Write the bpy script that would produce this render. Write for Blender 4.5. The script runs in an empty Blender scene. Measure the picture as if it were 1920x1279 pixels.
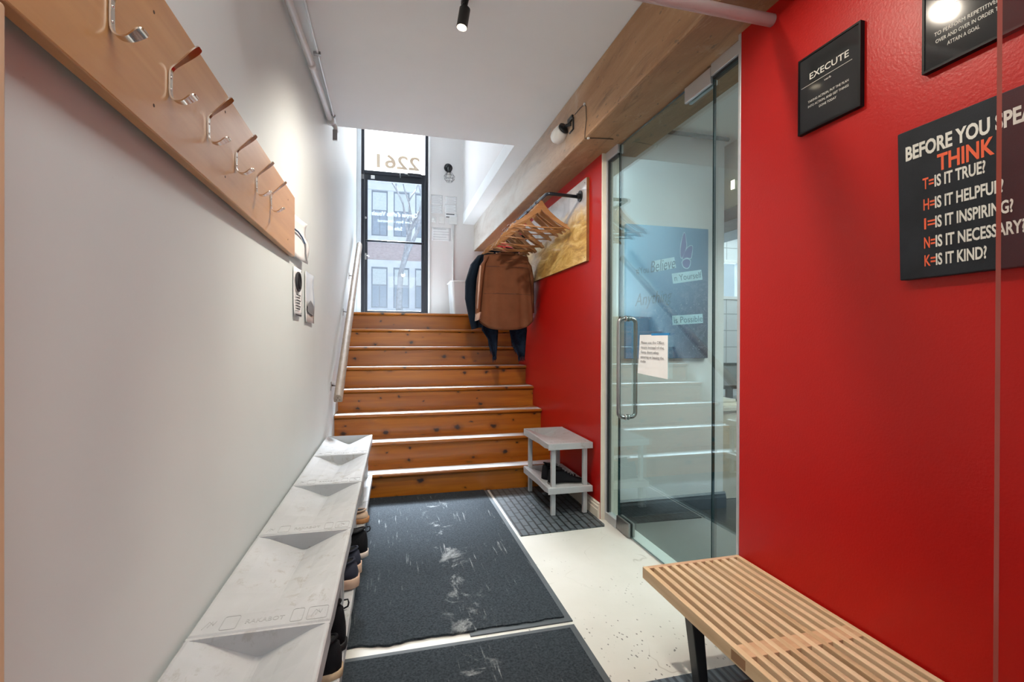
import bpy, bmesh, math, random
from mathutils import Vector, Matrix
C = bpy.context.scene
COL = C.collection
random.seed(7)
PI = math.pi

# ------------------------------------------------------------------ camera
YAW, PITCH, ROLL = math.radians(14.4888), math.radians(-0.160), math.radians(0.2022)
fw = Vector((math.sin(YAW) * math.cos(PITCH), math.cos(YAW) * math.cos(PITCH), math.sin(PITCH)))
rt = Vector((math.cos(YAW), -math.sin(YAW), 0))
up = rt.cross(fw)
r2 = rt * math.cos(ROLL) + up * math.sin(ROLL)
u2 = r2.cross(fw)
cam = bpy.data.objects.new('camera', bpy.data.cameras.new('camera'))
COL.objects.link(cam)
cam.matrix_world = Matrix(((r2.x, u2.x, -fw.x, 0.4265), (r2.y, u2.y, -fw.y, 0.0),
                           (r2.z, u2.z, -fw.z, 1.1874), (0, 0, 0, 1)))
cam.data.sensor_width = 36
cam.data.lens = 902.25 / 1920 * 36
cam.data.clip_start = 0.02
cam.data.clip_end = 200
C.camera = cam

# ------------------------------------------------------------------ world, lights, exposure
W = bpy.data.worlds.new('overcast_sky')
C.world = W
W.use_nodes = True
bg = W.node_tree.nodes['Background']
bg.inputs[0].default_value = (0.80, 0.89, 1.0, 1)
bg.inputs[1].default_value = 1.0
C.view_settings.view_transform = 'Standard'
C.view_settings.look = 'None'
C.view_settings.gamma = 1
C.view_settings.use_curve_mapping = False
C.view_settings.exposure = 0.26
C.cycles.max_bounces = 12
C.cycles.diffuse_bounces = 6
C.cycles.glossy_bounces = 6
C.cycles.transparent_max_bounces = 24
C.cycles.sample_clamp_indirect = 6


def light(name, kind, loc, target, energy, color, **kw):
    d = bpy.data.lights.new(name, kind)
    d.energy = energy
    d.color = color
    for k, v in kw.items():
        setattr(d, k, v)
    o = bpy.data.objects.new(name, d)
    COL.objects.link(o)
    o.location = loc
    o.rotation_euler = (Vector(target) - Vector(loc)).to_track_quat('-Z', 'Y').to_euler()
    return o


WARM = (1.0, 0.80, 0.58)
NEUT = (0.93, 1.0, 0.98)
TRANSOM_EMIT = 4.0
light('overcast_sun', 'SUN', (1, 20, 20), (1 + 0.03 * 20, 0, 20 - 20 * 1.06), 88.0, (0.89, 0.95, 1.0), angle=math.radians(18))
light('entry_spot_far', 'SPOT', (0.762, 2.24, 2.645), (0.85, 3.3, 0.2), 125, (1.0, 0.90, 0.77), spot_size=math.radians(150), spot_blend=0.7, shadow_soft_size=0.04)
light('entry_spot_near', 'SPOT', (0.77, 1.58, 2.645), (1.55, 0.95, 0.9), 36, (1.0, 0.88, 0.72), spot_size=math.radians(110), spot_blend=0.6, shadow_soft_size=0.022)
light('hall_fill_light', 'AREA', (0.80, -0.2, 2.74), (0.80, -0.2, 0.0), 24, NEUT, shape='RECTANGLE', size=0.7, size_y=2.6)  # added soft overhead fill, not an actual ceiling lamp
light('rear_fill_light', 'AREA', (0.85, -3.15, 1.3), (0.85, 0.0, 1.5), 20, (0.84, 0.99, 1.0), shape='RECTANGLE', size=1.5, size_y=2.2)  # added fill from behind the camera; no window stands in that wall
light('office_fill_light', 'AREA', (3.6, 1.5, 2.58), (3.6, 1.5, 0), 85, NEUT, shape='RECTANGLE', size=1.5, size_y=1.5)  # added area fill for the office, no fixture modelled
light('office_far_fill', 'AREA', (4.6, 4.6, 2.58), (4.6, 4.6, 0), 28, (0.95, 0.98, 1.0), shape='RECTANGLE', size=1.5, size_y=1.5)  # second added fill, over the far part of the office


# ------------------------------------------------------------------ mesh helpers
class B:
    def __init__(self):
        self.bm = bmesh.new()

    def _add(self, vs, fs):
        v = [self.bm.verts.new(p) for p in vs]
        for f in fs:
            try:
                self.bm.faces.new([v[i] for i in f])
            except ValueError:
                pass
        return self

    def box(self, x0, x1, y0, y1, z0, z1):
        return self._add([(x0, y0, z0), (x1, y0, z0), (x1, y1, z0), (x0, y1, z0), (x0, y0, z1), (x1, y0, z1), (x1, y1, z1), (x0, y1, z1)],
                         [(0, 3, 2, 1), (4, 5, 6, 7), (0, 1, 5, 4), (1, 2, 6, 5), (2, 3, 7, 6), (3, 0, 4, 7)])

    def hexa(self, lo, hi):
        """box from four lower and four upper points"""
        return self._add(list(lo) + list(hi), [(0, 3, 2, 1), (4, 5, 6, 7), (0, 1, 5, 4), (1, 2, 6, 5), (2, 3, 7, 6), (3, 0, 4, 7)])

    def prism(self, pts, axis, a, b):
        """polygon (2d) extruded along axis from a to b"""
        def mk(p, t):
            return {'x': (t, p[0], p[1]), 'y': (p[0], t, p[1]), 'z': (p[0], p[1], t)}[axis]
        n = len(pts)
        vs = [mk(p, a) for p in pts] + [mk(p, b) for p in pts]
        fs = [tuple(range(n))[::-1], tuple(range(n, 2 * n))] + [(i, (i + 1) % n, n + (i + 1) % n, n + i) for i in range(n)]
        return self._add(vs, fs)

    def tube(self, pts, r, seg=10, cap=True, closed=False):
        pts = [Vector(p) for p in pts]
        n = len(pts)
        rs = r if isinstance(r, (list, tuple)) else [r] * n
        rings = []
        prev = None
        for i, p in enumerate(pts):
            if closed:
                t = pts[(i + 1) % n] - pts[i - 1]
            else:
                t = pts[min(i + 1, n - 1)] - pts[max(i - 1, 0)]
            t.normalize()
            if prev is None:
                a = Vector((0, 0, 1)) if abs(t.z) < 0.9 else Vector((1, 0, 0))
            else:
                a = prev
            u = (a - t * a.dot(t)).normalized()
            prev = u
            w = t.cross(u)
            rings.append([self.bm.verts.new(p + (u * math.cos(2 * PI * k / seg) + w * math.sin(2 * PI * k / seg)) * rs[i]) for k in range(seg)])
        m = n if closed else n - 1
        for i in range(m):
            A, D = rings[i], rings[(i + 1) % n]
            for k in range(seg):
                self.bm.faces.new((A[k], A[(k + 1) % seg], D[(k + 1) % seg], D[k]))
        if cap and not closed:
            self.bm.faces.new(rings[0][::-1])
            self.bm.faces.new(rings[-1])
        return self

    def cyl(self, p0, p1, r, seg=20):
        return self.tube([p0, p1], r, seg)

    def loft(self, rings, close=True, caps=True):
        R = [[self.bm.verts.new(p) for p in ring] for ring in rings]
        for a, b in zip(R, R[1:]):
            n = len(a)
            for k in range(n if close else n - 1):
                self.bm.faces.new((a[k], a[(k + 1) % n], b[(k + 1) % n], b[k]))
        if caps and close:
            self.bm.faces.new(R[0][::-1])
            self.bm.faces.new(R[-1])
        return self

    def ball(self, c, r, sx=1, sy=1, sz=1, seg=16):
        m = Matrix.Translation(c) @ Matrix.Diagonal((r * sx, r * sy, r * sz, 1))
        bmesh.ops.create_uvsphere(self.bm, u_segments=seg, v_segments=seg // 2, radius=1, matrix=m)
        return self

    def make(self, name, mat, parent=None, smooth=False, bevel=0, world=True, thick=0, sub=0):
        bm = self.bm
        bmesh.ops.recalc_face_normals(bm, faces=bm.faces[:])
        me = bpy.data.meshes.new(name)
        bm.to_mesh(me)
        bm.free()
        o = bpy.data.objects.new(name, me)
        COL.objects.link(o)
        for m in (mat if isinstance(mat, (list, tuple)) else [mat]):
            me.materials.append(m)
        if parent is not None:
            if world:
                me.transform(MW[parent.name].inverted())
            o.parent = parent
            MW[o.name] = MW[parent.name]
        else:
            MW[o.name] = Matrix.Identity(4)
        if smooth:
            for p in me.polygons:
                p.use_smooth = True
        if thick:
            s = o.modifiers.new('solid', 'SOLIDIFY')
            s.thickness = thick
            s.offset = 0
        if sub:
            s = o.modifiers.new('sub', 'SUBSURF')
            s.levels = sub
            s.render_levels = sub
        if bevel:
            b = o.modifiers.new('bevel', 'BEVEL')
            b.width = bevel
            b.segments = 2
            b.limit_method = 'ANGLE'
            b.angle_limit = math.radians(40)
        return o


MW = {}


def thing(name, label, cat, loc=(0, 0, 0), group=None, mat=None, rotz=0):
    o = bpy.data.objects.new(name, None)
    COL.objects.link(o)
    o.empty_display_size = 0.05
    M = mat if mat is not None else Matrix.Translation(loc) @ Matrix.Rotation(rotz, 4, 'Z')
    o.matrix_world = M
    MW[o.name] = M
    return tag(o, label, cat, group)


def tag(o, label, cat, group=None):
    o['label'] = label
    o['category'] = cat
    if group:
        o['group'] = group
    return o


def struct(o, label=None, cat=None):
    o['kind'] = 'structure'
    if label:
        o['label'] = label
    if cat:
        o['category'] = cat
    return o


def sthing(name, label, cat, loc=(0, 0, 0)):
    o = thing(name, label, cat, loc)
    o['kind'] = 'structure'
    return o


def copy_tree(o, parent=None):
    c = o.copy()
    COL.objects.link(c)
    if parent is not None:
        c.parent = parent
    MW[c.name] = MW.get(o.name, Matrix.Identity(4))
    for ch in list(o.children):
        copy_tree(ch, c)
    return c


def frame(loc, u, v):
    u = Vector(u).normalized()
    v = Vector(v).normalized()
    n = u.cross(v)
    return Matrix(((u.x, v.x, n.x, loc[0]), (u.y, v.y, n.y, loc[1]), (u.z, v.z, n.z, loc[2]), (0, 0, 0, 1)))


def text_part(name, lines, mat, parent, z=0.001, thick=0.0006, xf=None):
    """lines: (string, x, y, height, options) in the parent's own plane; every line of lettering is a part"""
    for L in lines:
        st_, x, y, h = L[:4]
        d = dict(align='LEFT', xs=1.0, bold=0.0, shear=0.0, rot=0.0, width=None)
        if len(L) > 4:
            d.update(L[4])
        cu = bpy.data.curves.new('lettering', 'FONT')
        cu.body = st_
        cu.size = h / 0.72
        cu.align_x = d['align']
        cu.offset = d['bold'] * h
        cu.shear = d['shear']
        cu.extrude = thick
        cu.resolution_u = 3
        ob = bpy.data.objects.new('lettering', cu)
        me = bpy.data.meshes.new_from_object(ob)
        if d['width'] and len(me.vertices):
            xs = [v.co.x for v in me.vertices]
            d['xs'] = d['width'] / max(1e-6, max(xs) - min(xs))
        M = Matrix.Translation((x, y, z)) @ Matrix.Rotation(d['rot'], 4, 'Z') @ Matrix.Diagonal((d['xs'], 1, 1, 1))
        me.transform(M)
        if xf is not None:
            me.transform(MW[parent.name].inverted() @ xf)
        bpy.data.objects.remove(ob)
        bpy.data.curves.remove(cu)
        me.materials.clear()
        me.materials.append(mat)
        me.name = name
        o = bpy.data.objects.new(name, me)
        COL.objects.link(o)
        o.parent = parent
        MW[o.name] = MW[parent.name]


# ------------------------------------------------------------------ materials
def new_mat(name):
    m = bpy.data.materials.new(name)
    m.use_nodes = True
    nt = m.node_tree
    return m, nt, nt.nodes['Principled BSDF'], nt.nodes['Material Output']


def nd(nt, t, **kw):
    n = nt.nodes.new(t)
    for k, v in kw.items():
        setattr(n, k, v)
    return n


def coords(nt, scale=(1, 1, 1), rnd=False):
    tc = nd(nt, 'ShaderNodeTexCoord')
    mp = nd(nt, 'ShaderNodeMapping')
    mp.inputs['Scale'].default_value = scale
    if rnd:
        oi = nd(nt, 'ShaderNodeObjectInfo')
        mul = nd(nt, 'ShaderNodeMath', operation='MULTIPLY')
        mul.inputs[1].default_value = 37.0
        nt.links.new(oi.outputs['Random'], mul.inputs[0])
        add = nd(nt, 'ShaderNodeVectorMath', operation='ADD')
        nt.links.new(tc.outputs['Object'], add.inputs[0])
        nt.links.new(mul.outputs[0], add.inputs[1])
        nt.links.new(add.outputs[0], mp.inputs[0])
    else:
        nt.links.new(tc.outputs['Object'], mp.inputs[0])
    return mp.outputs[0]


def noise(nt, vec, scale, detail=4, rough=0.55, dist=0.0):
    n = nd(nt, 'ShaderNodeTexNoise')
    n.inputs['Scale'].default_value = scale
    n.inputs['Detail'].default_value = detail
    n.inputs['Roughness'].default_value = rough
    n.inputs['Distortion'].default_value = dist
    nt.links.new(vec, n.inputs['Vector'])
    return n.outputs[0]


def ramp(nt, fac, stops):
    r = nd(nt, 'ShaderNodeValToRGB')
    el = r.color_ramp.elements
    while len(el) < len(stops):
        el.new(0.5)
    for e, (p, c) in zip(el, stops):
        e.position = p
        e.color = (*c, 1) if isinstance(c, tuple) else (c, c, c, 1)
    nt.links.new(fac, r.inputs[0])
    return r.outputs[0]


def mixc(nt, fac, a, b, mode='MIX'):
    m = nd(nt, 'ShaderNodeMix', data_type='RGBA', blend_type=mode)
    for sock, v in ((m.inputs[0], fac), (m.inputs[6], a), (m.inputs[7], b)):
        if hasattr(v, 'links'):
            nt.links.new(v, sock)
        elif isinstance(v, tuple):
            sock.default_value = (*v, 1)
        else:
            sock.default_value = v
    return m.outputs[2]


def math1(nt, op, a, b=None):
    m = nd(nt, 'ShaderNodeMath', operation=op)
    for s, v in ((m.inputs[0], a), (m.inputs[1], b)):
        if v is None:
            continue
        if hasattr(v, 'links'):
            nt.links.new(v, s)
        else:
            s.default_value = v
    return m.outputs[0]


def bump(nt, bs, h, strength=0.1, dist=0.01):
    b = nd(nt, 'ShaderNodeBump')
    b.inputs['Strength'].default_value = strength
    b.inputs['Distance'].default_value = dist
    nt.links.new(h, b.inputs['Height'])
    nt.links.new(b.outputs[0], bs.inputs['Normal'])


def pm(name, col, rough=0.5, metal=0.0, var=0.06, scale=9, bmp=0.0, bscale=None, stretch=(1, 1, 1), coat=0.0, spec=0.5, rnd=False):
    m, nt, bs, out = new_mat(name)
    v = coords(nt, stretch, rnd)
    n = noise(nt, v, scale)
    lo = tuple(max(0, c * (1 - var * 2)) for c in col)
    hi = tuple(min(1, c * (1 + var * 2)) for c in col)
    nt.links.new(ramp(nt, n, [(0.25, lo), (0.75, hi)]), bs.inputs['Base Color'])
    bs.inputs['Roughness'].default_value = rough
    bs.inputs['Metallic'].default_value = metal
    bs.inputs['Coat Weight'].default_value = coat
    bs.inputs['Specular IOR Level'].default_value = spec
    if bmp:
        bump(nt, bs, noise(nt, v, bscale or scale * 4), bmp)
    return m


def wood(name, dark, light_, along='X', grain=14, rough=0.4, coat=0.0, knots=0, coarse=2.0, rnd=True):
    m, nt, bs, out = new_mat(name)
    st = {'X': (0.06, 1, 1), 'Y': (1, 0.06, 1), 'Z': (1, 1, 0.06)}[along]
    v = coords(nt, st, rnd)
    a = noise(nt, v, grain * 2.2, 5, 0.6, 0.4)
    b = noise(nt, v, coarse * 3, 3, 0.5, 0.8)
    f = math1(nt, 'ADD', math1(nt, 'MULTIPLY', a, 0.55), math1(nt, 'MULTIPLY', b, 0.45))
    col = ramp(nt, f, [(0.33, dark), (0.66, light_)])
    if knots:
        kv = coords(nt, (1, 1, 1), rnd)
        sp = nd(nt, 'ShaderNodeSeparateXYZ')
        nt.links.new(kv, sp.inputs[0])
        cb_ = nd(nt, 'ShaderNodeCombineXYZ')
        nt.links.new(math1(nt, 'MULTIPLY', sp.outputs[0], 0.72), cb_.inputs[0])
        nt.links.new(math1(nt, 'ADD', sp.outputs[1], sp.outputs[2]), cb_.inputs[1])
        vo = nd(nt, 'ShaderNodeTexVoronoi', voronoi_dimensions='2D')
        vo.inputs['Scale'].default_value = knots
        wob = nd(nt, 'ShaderNodeVectorMath', operation='SCALE')
        wn = nd(nt, 'ShaderNodeTexNoise')
        wn.inputs['Scale'].default_value = 30
        nt.links.new(kv, wn.inputs['Vector'])
        nt.links.new(wn.outputs['Color'], wob.inputs[0])
        wob.inputs['Scale'].default_value = 0.030
        ad = nd(nt, 'ShaderNodeVectorMath', operation='ADD')
        nt.links.new(cb_.outputs[0], ad.inputs[0])
        nt.links.new(wob.outputs[0], ad.inputs[1])
        nt.links.new(ad.outputs[0], vo.inputs['Vector'])
        sep = nd(nt, 'ShaderNodeSeparateColor')
        nt.links.new(vo.outputs['Color'], sep.inputs[0])
        size = math1(nt, 'ADD', 0.45, math1(nt, 'MULTIPLY', math1(nt, 'POWER', sep.outputs[1], 2.0), 1.15))
        kd = math1(nt, 'DIVIDE', vo.outputs['Distance'], size)
        halo = ramp(nt, kd, [(0.08, 1.0), (0.25, 0.0)])
        core = ramp(nt, kd, [(0.055, 1.0), (0.115, 0.0)])
        pick = ramp(nt, sep.outputs[0], [(0.46, 0.0), (0.52, 1.0)])
        col = mixc(nt, math1(nt, 'MULTIPLY', halo, math1(nt, 'MULTIPLY', pick, 0.45)), col, tuple(c * 0.45 for c in dark))
        col = mixc(nt, math1(nt, 'MULTIPLY', core, pick), col, (0.035, 0.013, 0.006))
    if rnd:
        oi = nd(nt, 'ShaderNodeObjectInfo')
        tone = ramp(nt, oi.outputs['Random'], [(0.0, (0.80, 0.76, 0.72)), (0.5, (0.93, 0.92, 0.92)), (1.0, (1.0, 1.0, 1.0))])
        col = mixc(nt, 1.0, col, tone, 'MULTIPLY')
    nt.links.new(col, bs.inputs['Base Color'])
    bs.inputs['Roughness'].default_value = rough
    bs.inputs['Coat Weight'].default_value = coat
    bs.inputs['Coat Roughness'].default_value = 0.15
    bump(nt, bs, a, 0.05, 0.004)
    return m


def emit(name, col, s):
    m, nt, bs, out = new_mat(name)
    bs.inputs['Base Color'].default_value = (0, 0, 0, 1)
    bs.inputs['Emission Color'].default_value = (*col, 1)
    bs.inputs['Emission Strength'].default_value = s
    return m


def glass(name, tint=(0.86, 0.94, 0.93), r0=0.055, rough=0.0, spec=(1, 1, 1), haze=0.0):
    """thin sheet glass: clear, with the reflection of a glass face growing towards grazing angles"""
    m, nt, bs, out = new_mat(name)
    nt.nodes.remove(bs)
    geo = nd(nt, 'ShaderNodeNewGeometry')
    dot = nd(nt, 'ShaderNodeVectorMath', operation='DOT_PRODUCT')
    nt.links.new(geo.outputs['Normal'], dot.inputs[0])
    nt.links.new(geo.outputs['Incoming'], dot.inputs[1])
    c = math1(nt, 'ABSOLUTE', dot.outputs['Value'])
    p = math1(nt, 'POWER', math1(nt, 'SUBTRACT', 1.0, c), 5.0)
    f = math1(nt, 'ADD', r0, math1(nt, 'MULTIPLY', p, 1 - r0))
    tr = nd(nt, 'ShaderNodeBsdfTransparent')
    tr.inputs[0].default_value = (*tint, 1)
    gl = nd(nt, 'ShaderNodeBsdfGlossy')
    gl.inputs[0].default_value = (*spec, 1)
    gl.inputs['Roughness'].default_value = rough
    mx = nd(nt, 'ShaderNodeMixShader')
    nt.links.new(f, mx.inputs[0])
    nt.links.new(tr.outputs[0], mx.inputs[1])
    nt.links.new(gl.outputs[0], mx.inputs[2])
    last = mx.outputs[0]
    if haze:
        df = nd(nt, 'ShaderNodeBsdfDiffuse')
        df.inputs[0].default_value = (0.8, 0.85, 0.9, 1)
        m2 = nd(nt, 'ShaderNodeMixShader')
        m2.inputs[0].default_value = haze
        nt.links.new(last, m2.inputs[1])
        nt.links.new(df.outputs[0], m2.inputs[2])
        last = m2.outputs[0]
    nt.links.new(last, out.inputs[0])
    return m


def wall_paint(name, col, rough, bs_scale, bs_str, scuff=0.0, spec=0.5):
    m, nt, bs, out = new_mat(name)
    v = coords(nt)
    n = noise(nt, v, 1.3, 3)
    c = ramp(nt, n, [(0.3, tuple(k * 0.96 for k in col)), (0.7, tuple(min(1, k * 1.03) for k in col))])
    if scuff:
        s = noise(nt, coords(nt, (1, 1, 1)), 26, 6, 0.7, 1.5)
        big = noise(nt, v, 1.9, 2)
        f = math1(nt, 'MULTIPLY', ramp(nt, s, [(0.68, 0.0), (0.74, 1.0)]), ramp(nt, big, [(0.5, 0.0), (0.68, 1.0)]))
        c = mixc(nt, math1(nt, 'MULTIPLY', f, scuff), c, tuple(k * 0.55 for k in col))
    nt.links.new(c, bs.inputs['Base Color'])
    bs.inputs['Roughness'].default_value = rough
    bs.inputs['Specular IOR Level'].default_value = spec
    bump(nt, bs, noise(nt, v, bs_scale, 3), bs_str, 0.004)
    return m


WHITE = wall_paint('satin_white_wall_paint', (0.705, 0.752, 0.742), 0.52, 55, 0.06, 0.35)
WHITE_STREET = wall_paint('landing_wall_paint', (0.72, 0.695, 0.68), 0.55, 55, 0.06)
CEIL = wall_paint('matt_white_ceiling_paint', (0.85, 0.86, 0.855), 0.75, 40, 0.05)
RED = wall_paint('red_satin_wall_paint', (0.42, 0.006, 0.004), 0.36, 140, 0.16, spec=0.3)
CREAM = pm('cream_trim_paint', (0.72, 0.66, 0.55), 0.4, var=0.03)
TRIMW = pm('white_trim_paint', (0.80, 0.80, 0.80), 0.4, var=0.02)
GREYW = wall_paint('grey_white_office_paint', (0.66, 0.65, 0.63), 0.5, 40, 0.05)
PINE = wood('varnished_knotty_pine', (0.27, 0.072, 0.003), (0.50, 0.168, 0.011), 'X', 12, 0.3, 0.2, knots=7.5)
MAPLE = wood('maple_veneer_board', (0.44, 0.21, 0.07), (0.60, 0.33, 0.13), 'Y', 9, 0.34, 0.1, coarse=1.5)
ASH = wood('pale_ash_slats', (0.56, 0.37, 0.20), (0.80, 0.61, 0.40), 'Y', 16, 0.45)
ASHX = wood('pinkish_ash_crossbar', (0.48, 0.27, 0.15), (0.66, 0.42, 0.25), 'X', 16, 0.45)
HANGW = wood('varnished_beech_hanger', (0.33, 0.15, 0.055), (0.50, 0.26, 0.11), 'X', 14, 0.35, 0.2)
RAILW = wood('worn_handrail_wood', (0.24, 0.18, 0.13), (0.42, 0.335, 0.26), 'Y', 14, 0.55)
BLACKM = pm('black_metal', (0.012, 0.012, 0.014), 0.35, 0.2, spec=0.5)
BLACKL = pm('black_stained_wood', (0.010, 0.011, 0.013), 0.4, stretch=(1, 1, 0.1))
STEEL = pm('brushed_steel', (0.36, 0.35, 0.34), 0.30, 1.0, var=0.04, scale=30, stretch=(1, 1, 0.05))
CHROME = pm('polished_chrome', (0.72, 0.70, 0.68), 0.10, 1.0, var=0.01)
ALU = pm('anodised_aluminium', (0.62, 0.62, 0.63), 0.38, 0.6, var=0.02)
DARKALU = pm('dark_bronze_door_frame', (0.012, 0.016, 0.024), 0.4, 0.1)
GASKET = pm('black_glazing_gasket', (0.006, 0.008, 0.010), 0.5)
EDGE = pm('green_black_glass_edge', (0.012, 0.035, 0.038), 0.1)
GLASS = glass('entry_door_glass', (0.84, 0.93, 0.93), 0.13, spec=(0.86, 1.0, 1.0))
GLASSD = glass('street_door_glass', (0.90, 0.93, 0.96), 0.012, 0.02, haze=0.07)
GLASSN = glass('near_glass_panel', (0.97, 0.97, 0.97), 0.01)
PAPER = pm('white_paper', (0.80, 0.80, 0.80), 0.7, var=0.02)
INK = pm('dark_ink', (0.03, 0.03, 0.035), 0.7)
GREYINK = pm('grey_ink', (0.22, 0.22, 0.23), 0.7)
WHITEINK = pm('off_white_lettering', (0.66, 0.62, 0.54), 0.6)
REDINK = pm('orange_red_lettering', (0.75, 0.10, 0.03), 0.6)
BLUETAPE = pm('blue_tape', (0.02, 0.20, 0.45), 0.5)
PLASTICW = pm('white_plastic', (0.74, 0.74, 0.72), 0.35, var=0.02)
RUBBER = pm('black_shoe_rubber', (0.012, 0.012, 0.013), 0.6, spec=0.3)
BLACKF = pm('black_shoe_fabric', (0.007, 0.007, 0.009), 0.75, spec=0.2, bmp=0.2, scale=60)
BROWNF = pm('brown_shirt_cloth', (0.17, 0.064, 0.029), 0.85, spec=0.2, var=0.08, scale=7, bmp=0.15, bscale=260)
BROWND = pm('brown_shirt_stitching', (0.10, 0.036, 0.016), 0.85)
CUFF = pm('pale_shirt_lining', (0.55, 0.36, 0.28), 0.85)
NAVY = pm('dark_navy_cloth', (0.006, 0.012, 0.022), 0.85, spec=0.15, var=0.15, bmp=0.2, bscale=200)
NAVYS = pm('blue_black_scarf_wool', (0.008, 0.015, 0.030), 0.9, spec=0.15, var=0.25, scale=40, bmp=0.4, bscale=150)


def floor_mat():
    m, nt, bs, out = new_mat('cream_painted_concrete')
    v = coords(nt)
    c = ramp(nt, noise(nt, v, 2.0, 5), [(0.3, (0.545, 0.53, 0.49)), (0.7, (0.63, 0.615, 0.58))])
    # chipped paint flecks
    vo = nd(nt, 'ShaderNodeTexVoronoi')
    vo.inputs['Scale'].default_value = 56
    mp = coords(nt, (1.0, 0.62, 1.0))
    wn = noise(nt, v, 60, 2)
    nt.links.new(mp, vo.inputs['Vector'])
    d = math1(nt, 'ADD', vo.outputs['Distance'], math1(nt, 'MULTIPLY', math1(nt, 'SUBTRACT', wn, 0.5), 0.35))
    sep = nd(nt, 'ShaderNodeSeparateColor')
    nt.links.new(vo.outputs['Color'], sep.inputs[0])
    spot = math1(nt, 'MULTIPLY', ramp(nt, d, [(0.14, 1.0), (0.20, 0.0)]), ramp(nt, sep.outputs[0], [(0.30, 0.0), (0.34, 1.0)]))
    gd = nd(nt, 'ShaderNodeVectorMath', operation='DISTANCE')
    nt.links.new(v, gd.inputs[0])
    gd.inputs[1].default_value = (1.40, 1.62, 0)
    area = math1(nt, 'ADD', ramp(nt, noise(nt, v, 2.6, 3), [(0.52, 0.0), (0.60, 0.6)]), ramp(nt, gd.outputs['Value'], [(0.15, 0.9), (0.42, 0.0)]))
    area = math1(nt, 'MINIMUM', area, 1.0)
    c = mixc(nt, math1(nt, 'MULTIPLY', spot, area), c, (0.16, 0.15, 0.14))
    # hairline cracks
    vc = nd(nt, 'ShaderNodeTexVoronoi', feature='DISTANCE_TO_EDGE')
    vc.inputs['Scale'].default_value = 1.15
    ad = nd(nt, 'ShaderNodeVectorMath', operation='ADD')
    nz = nd(nt, 'ShaderNodeTexNoise')
    nz.inputs['Scale'].default_value = 5
    sc = nd(nt, 'ShaderNodeVectorMath', operation='SCALE')
    sc.inputs['Scale'].default_value = 0.25
    nt.links.new(v, nz.inputs['Vector'])
    nt.links.new(nz.outputs['Color'], sc.inputs[0])
    nt.links.new(v, ad.inputs[0])
    nt.links.new(sc.outputs[0], ad.inputs[1])
    nt.links.new(ad.outputs[0], vc.inputs['Vector'])
    cr = math1(nt, 'MULTIPLY', ramp(nt, vc.outputs['Distance'], [(0.0008, 1.0), (0.0028, 0.0)]), ramp(nt, noise(nt, v, 3.5, 2), [(0.5, 0.0), (0.6, 0.5)]))
    c = mixc(nt, cr, c, (0.25, 0.22, 0.18))
    nt.links.new(c, bs.inputs['Base Color'])
    bs.inputs['Roughness'].default_value = 0.42
    bump(nt, bs, noise(nt, v, 14, 4), 0.08, 0.01)
    return m


def carpet_mat():
    m, nt, bs, out = new_mat('charcoal_entrance_carpet')
    v = coords(nt)
    n = noise(nt, v, 110, 4, 0.75)
    big = noise(nt, v, 3.0, 4)
    c = ramp(nt, n, [(0.36, (0.010, 0.013, 0.017)), (0.66, (0.044, 0.056, 0.067))])
    c = mixc(nt, math1(nt, 'MULTIPLY', big, 0.35), c, (0.036, 0.043, 0.050))
    # salt streaks running along the ribs, and pale worn patches
    st = noise(nt, coords(nt, (26, 1.6, 1)), 2.4, 4, 0.62)
    reg = ramp(nt, noise(nt, v, 2.3, 3), [(0.46, 0.0), (0.60, 1.0)])
    f = math1(nt, 'MULTIPLY', ramp(nt, st, [(0.60, 0.0), (0.70, 1.0)]), reg)
    w = noise(nt, coords(nt, (1, 0.75, 1)), 5.5, 8, 0.68, 0.6)
    sx = nd(nt, 'ShaderNodeSeparateXYZ')
    tc = nd(nt, 'ShaderNodeTexCoord')
    nt.links.new(tc.outputs['Object'], sx.inputs[0])
    band = ramp(nt, math1(nt, 'ABSOLUTE', math1(nt, 'SUBTRACT', sx.outputs[0], 0.04)), [(0.0, 1.0), (0.12, 0.0)])
    f2 = math1(nt, 'MULTIPLY', ramp(nt, w, [(0.54, 0.0), (0.62, 1.0)]), band)
    f = math1(nt, 'MAXIMUM', f, f2)
    f = math1(nt, 'MULTIPLY', f, ramp(nt, n, [(0.3, 0.35), (0.6, 1.0)]))
    c = mixc(nt, math1(nt, 'MULTIPLY', f, 0.75), c, (0.42, 0.43, 0.43))
    nt.links.new(c, bs.inputs['Base Color'])
    bs.inputs['Roughness'].default_value = 0.95
    bs.inputs['Specular IOR Level'].default_value = 0.2
    bump(nt, bs, n, 0.4, 0.004)
    return m


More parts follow.
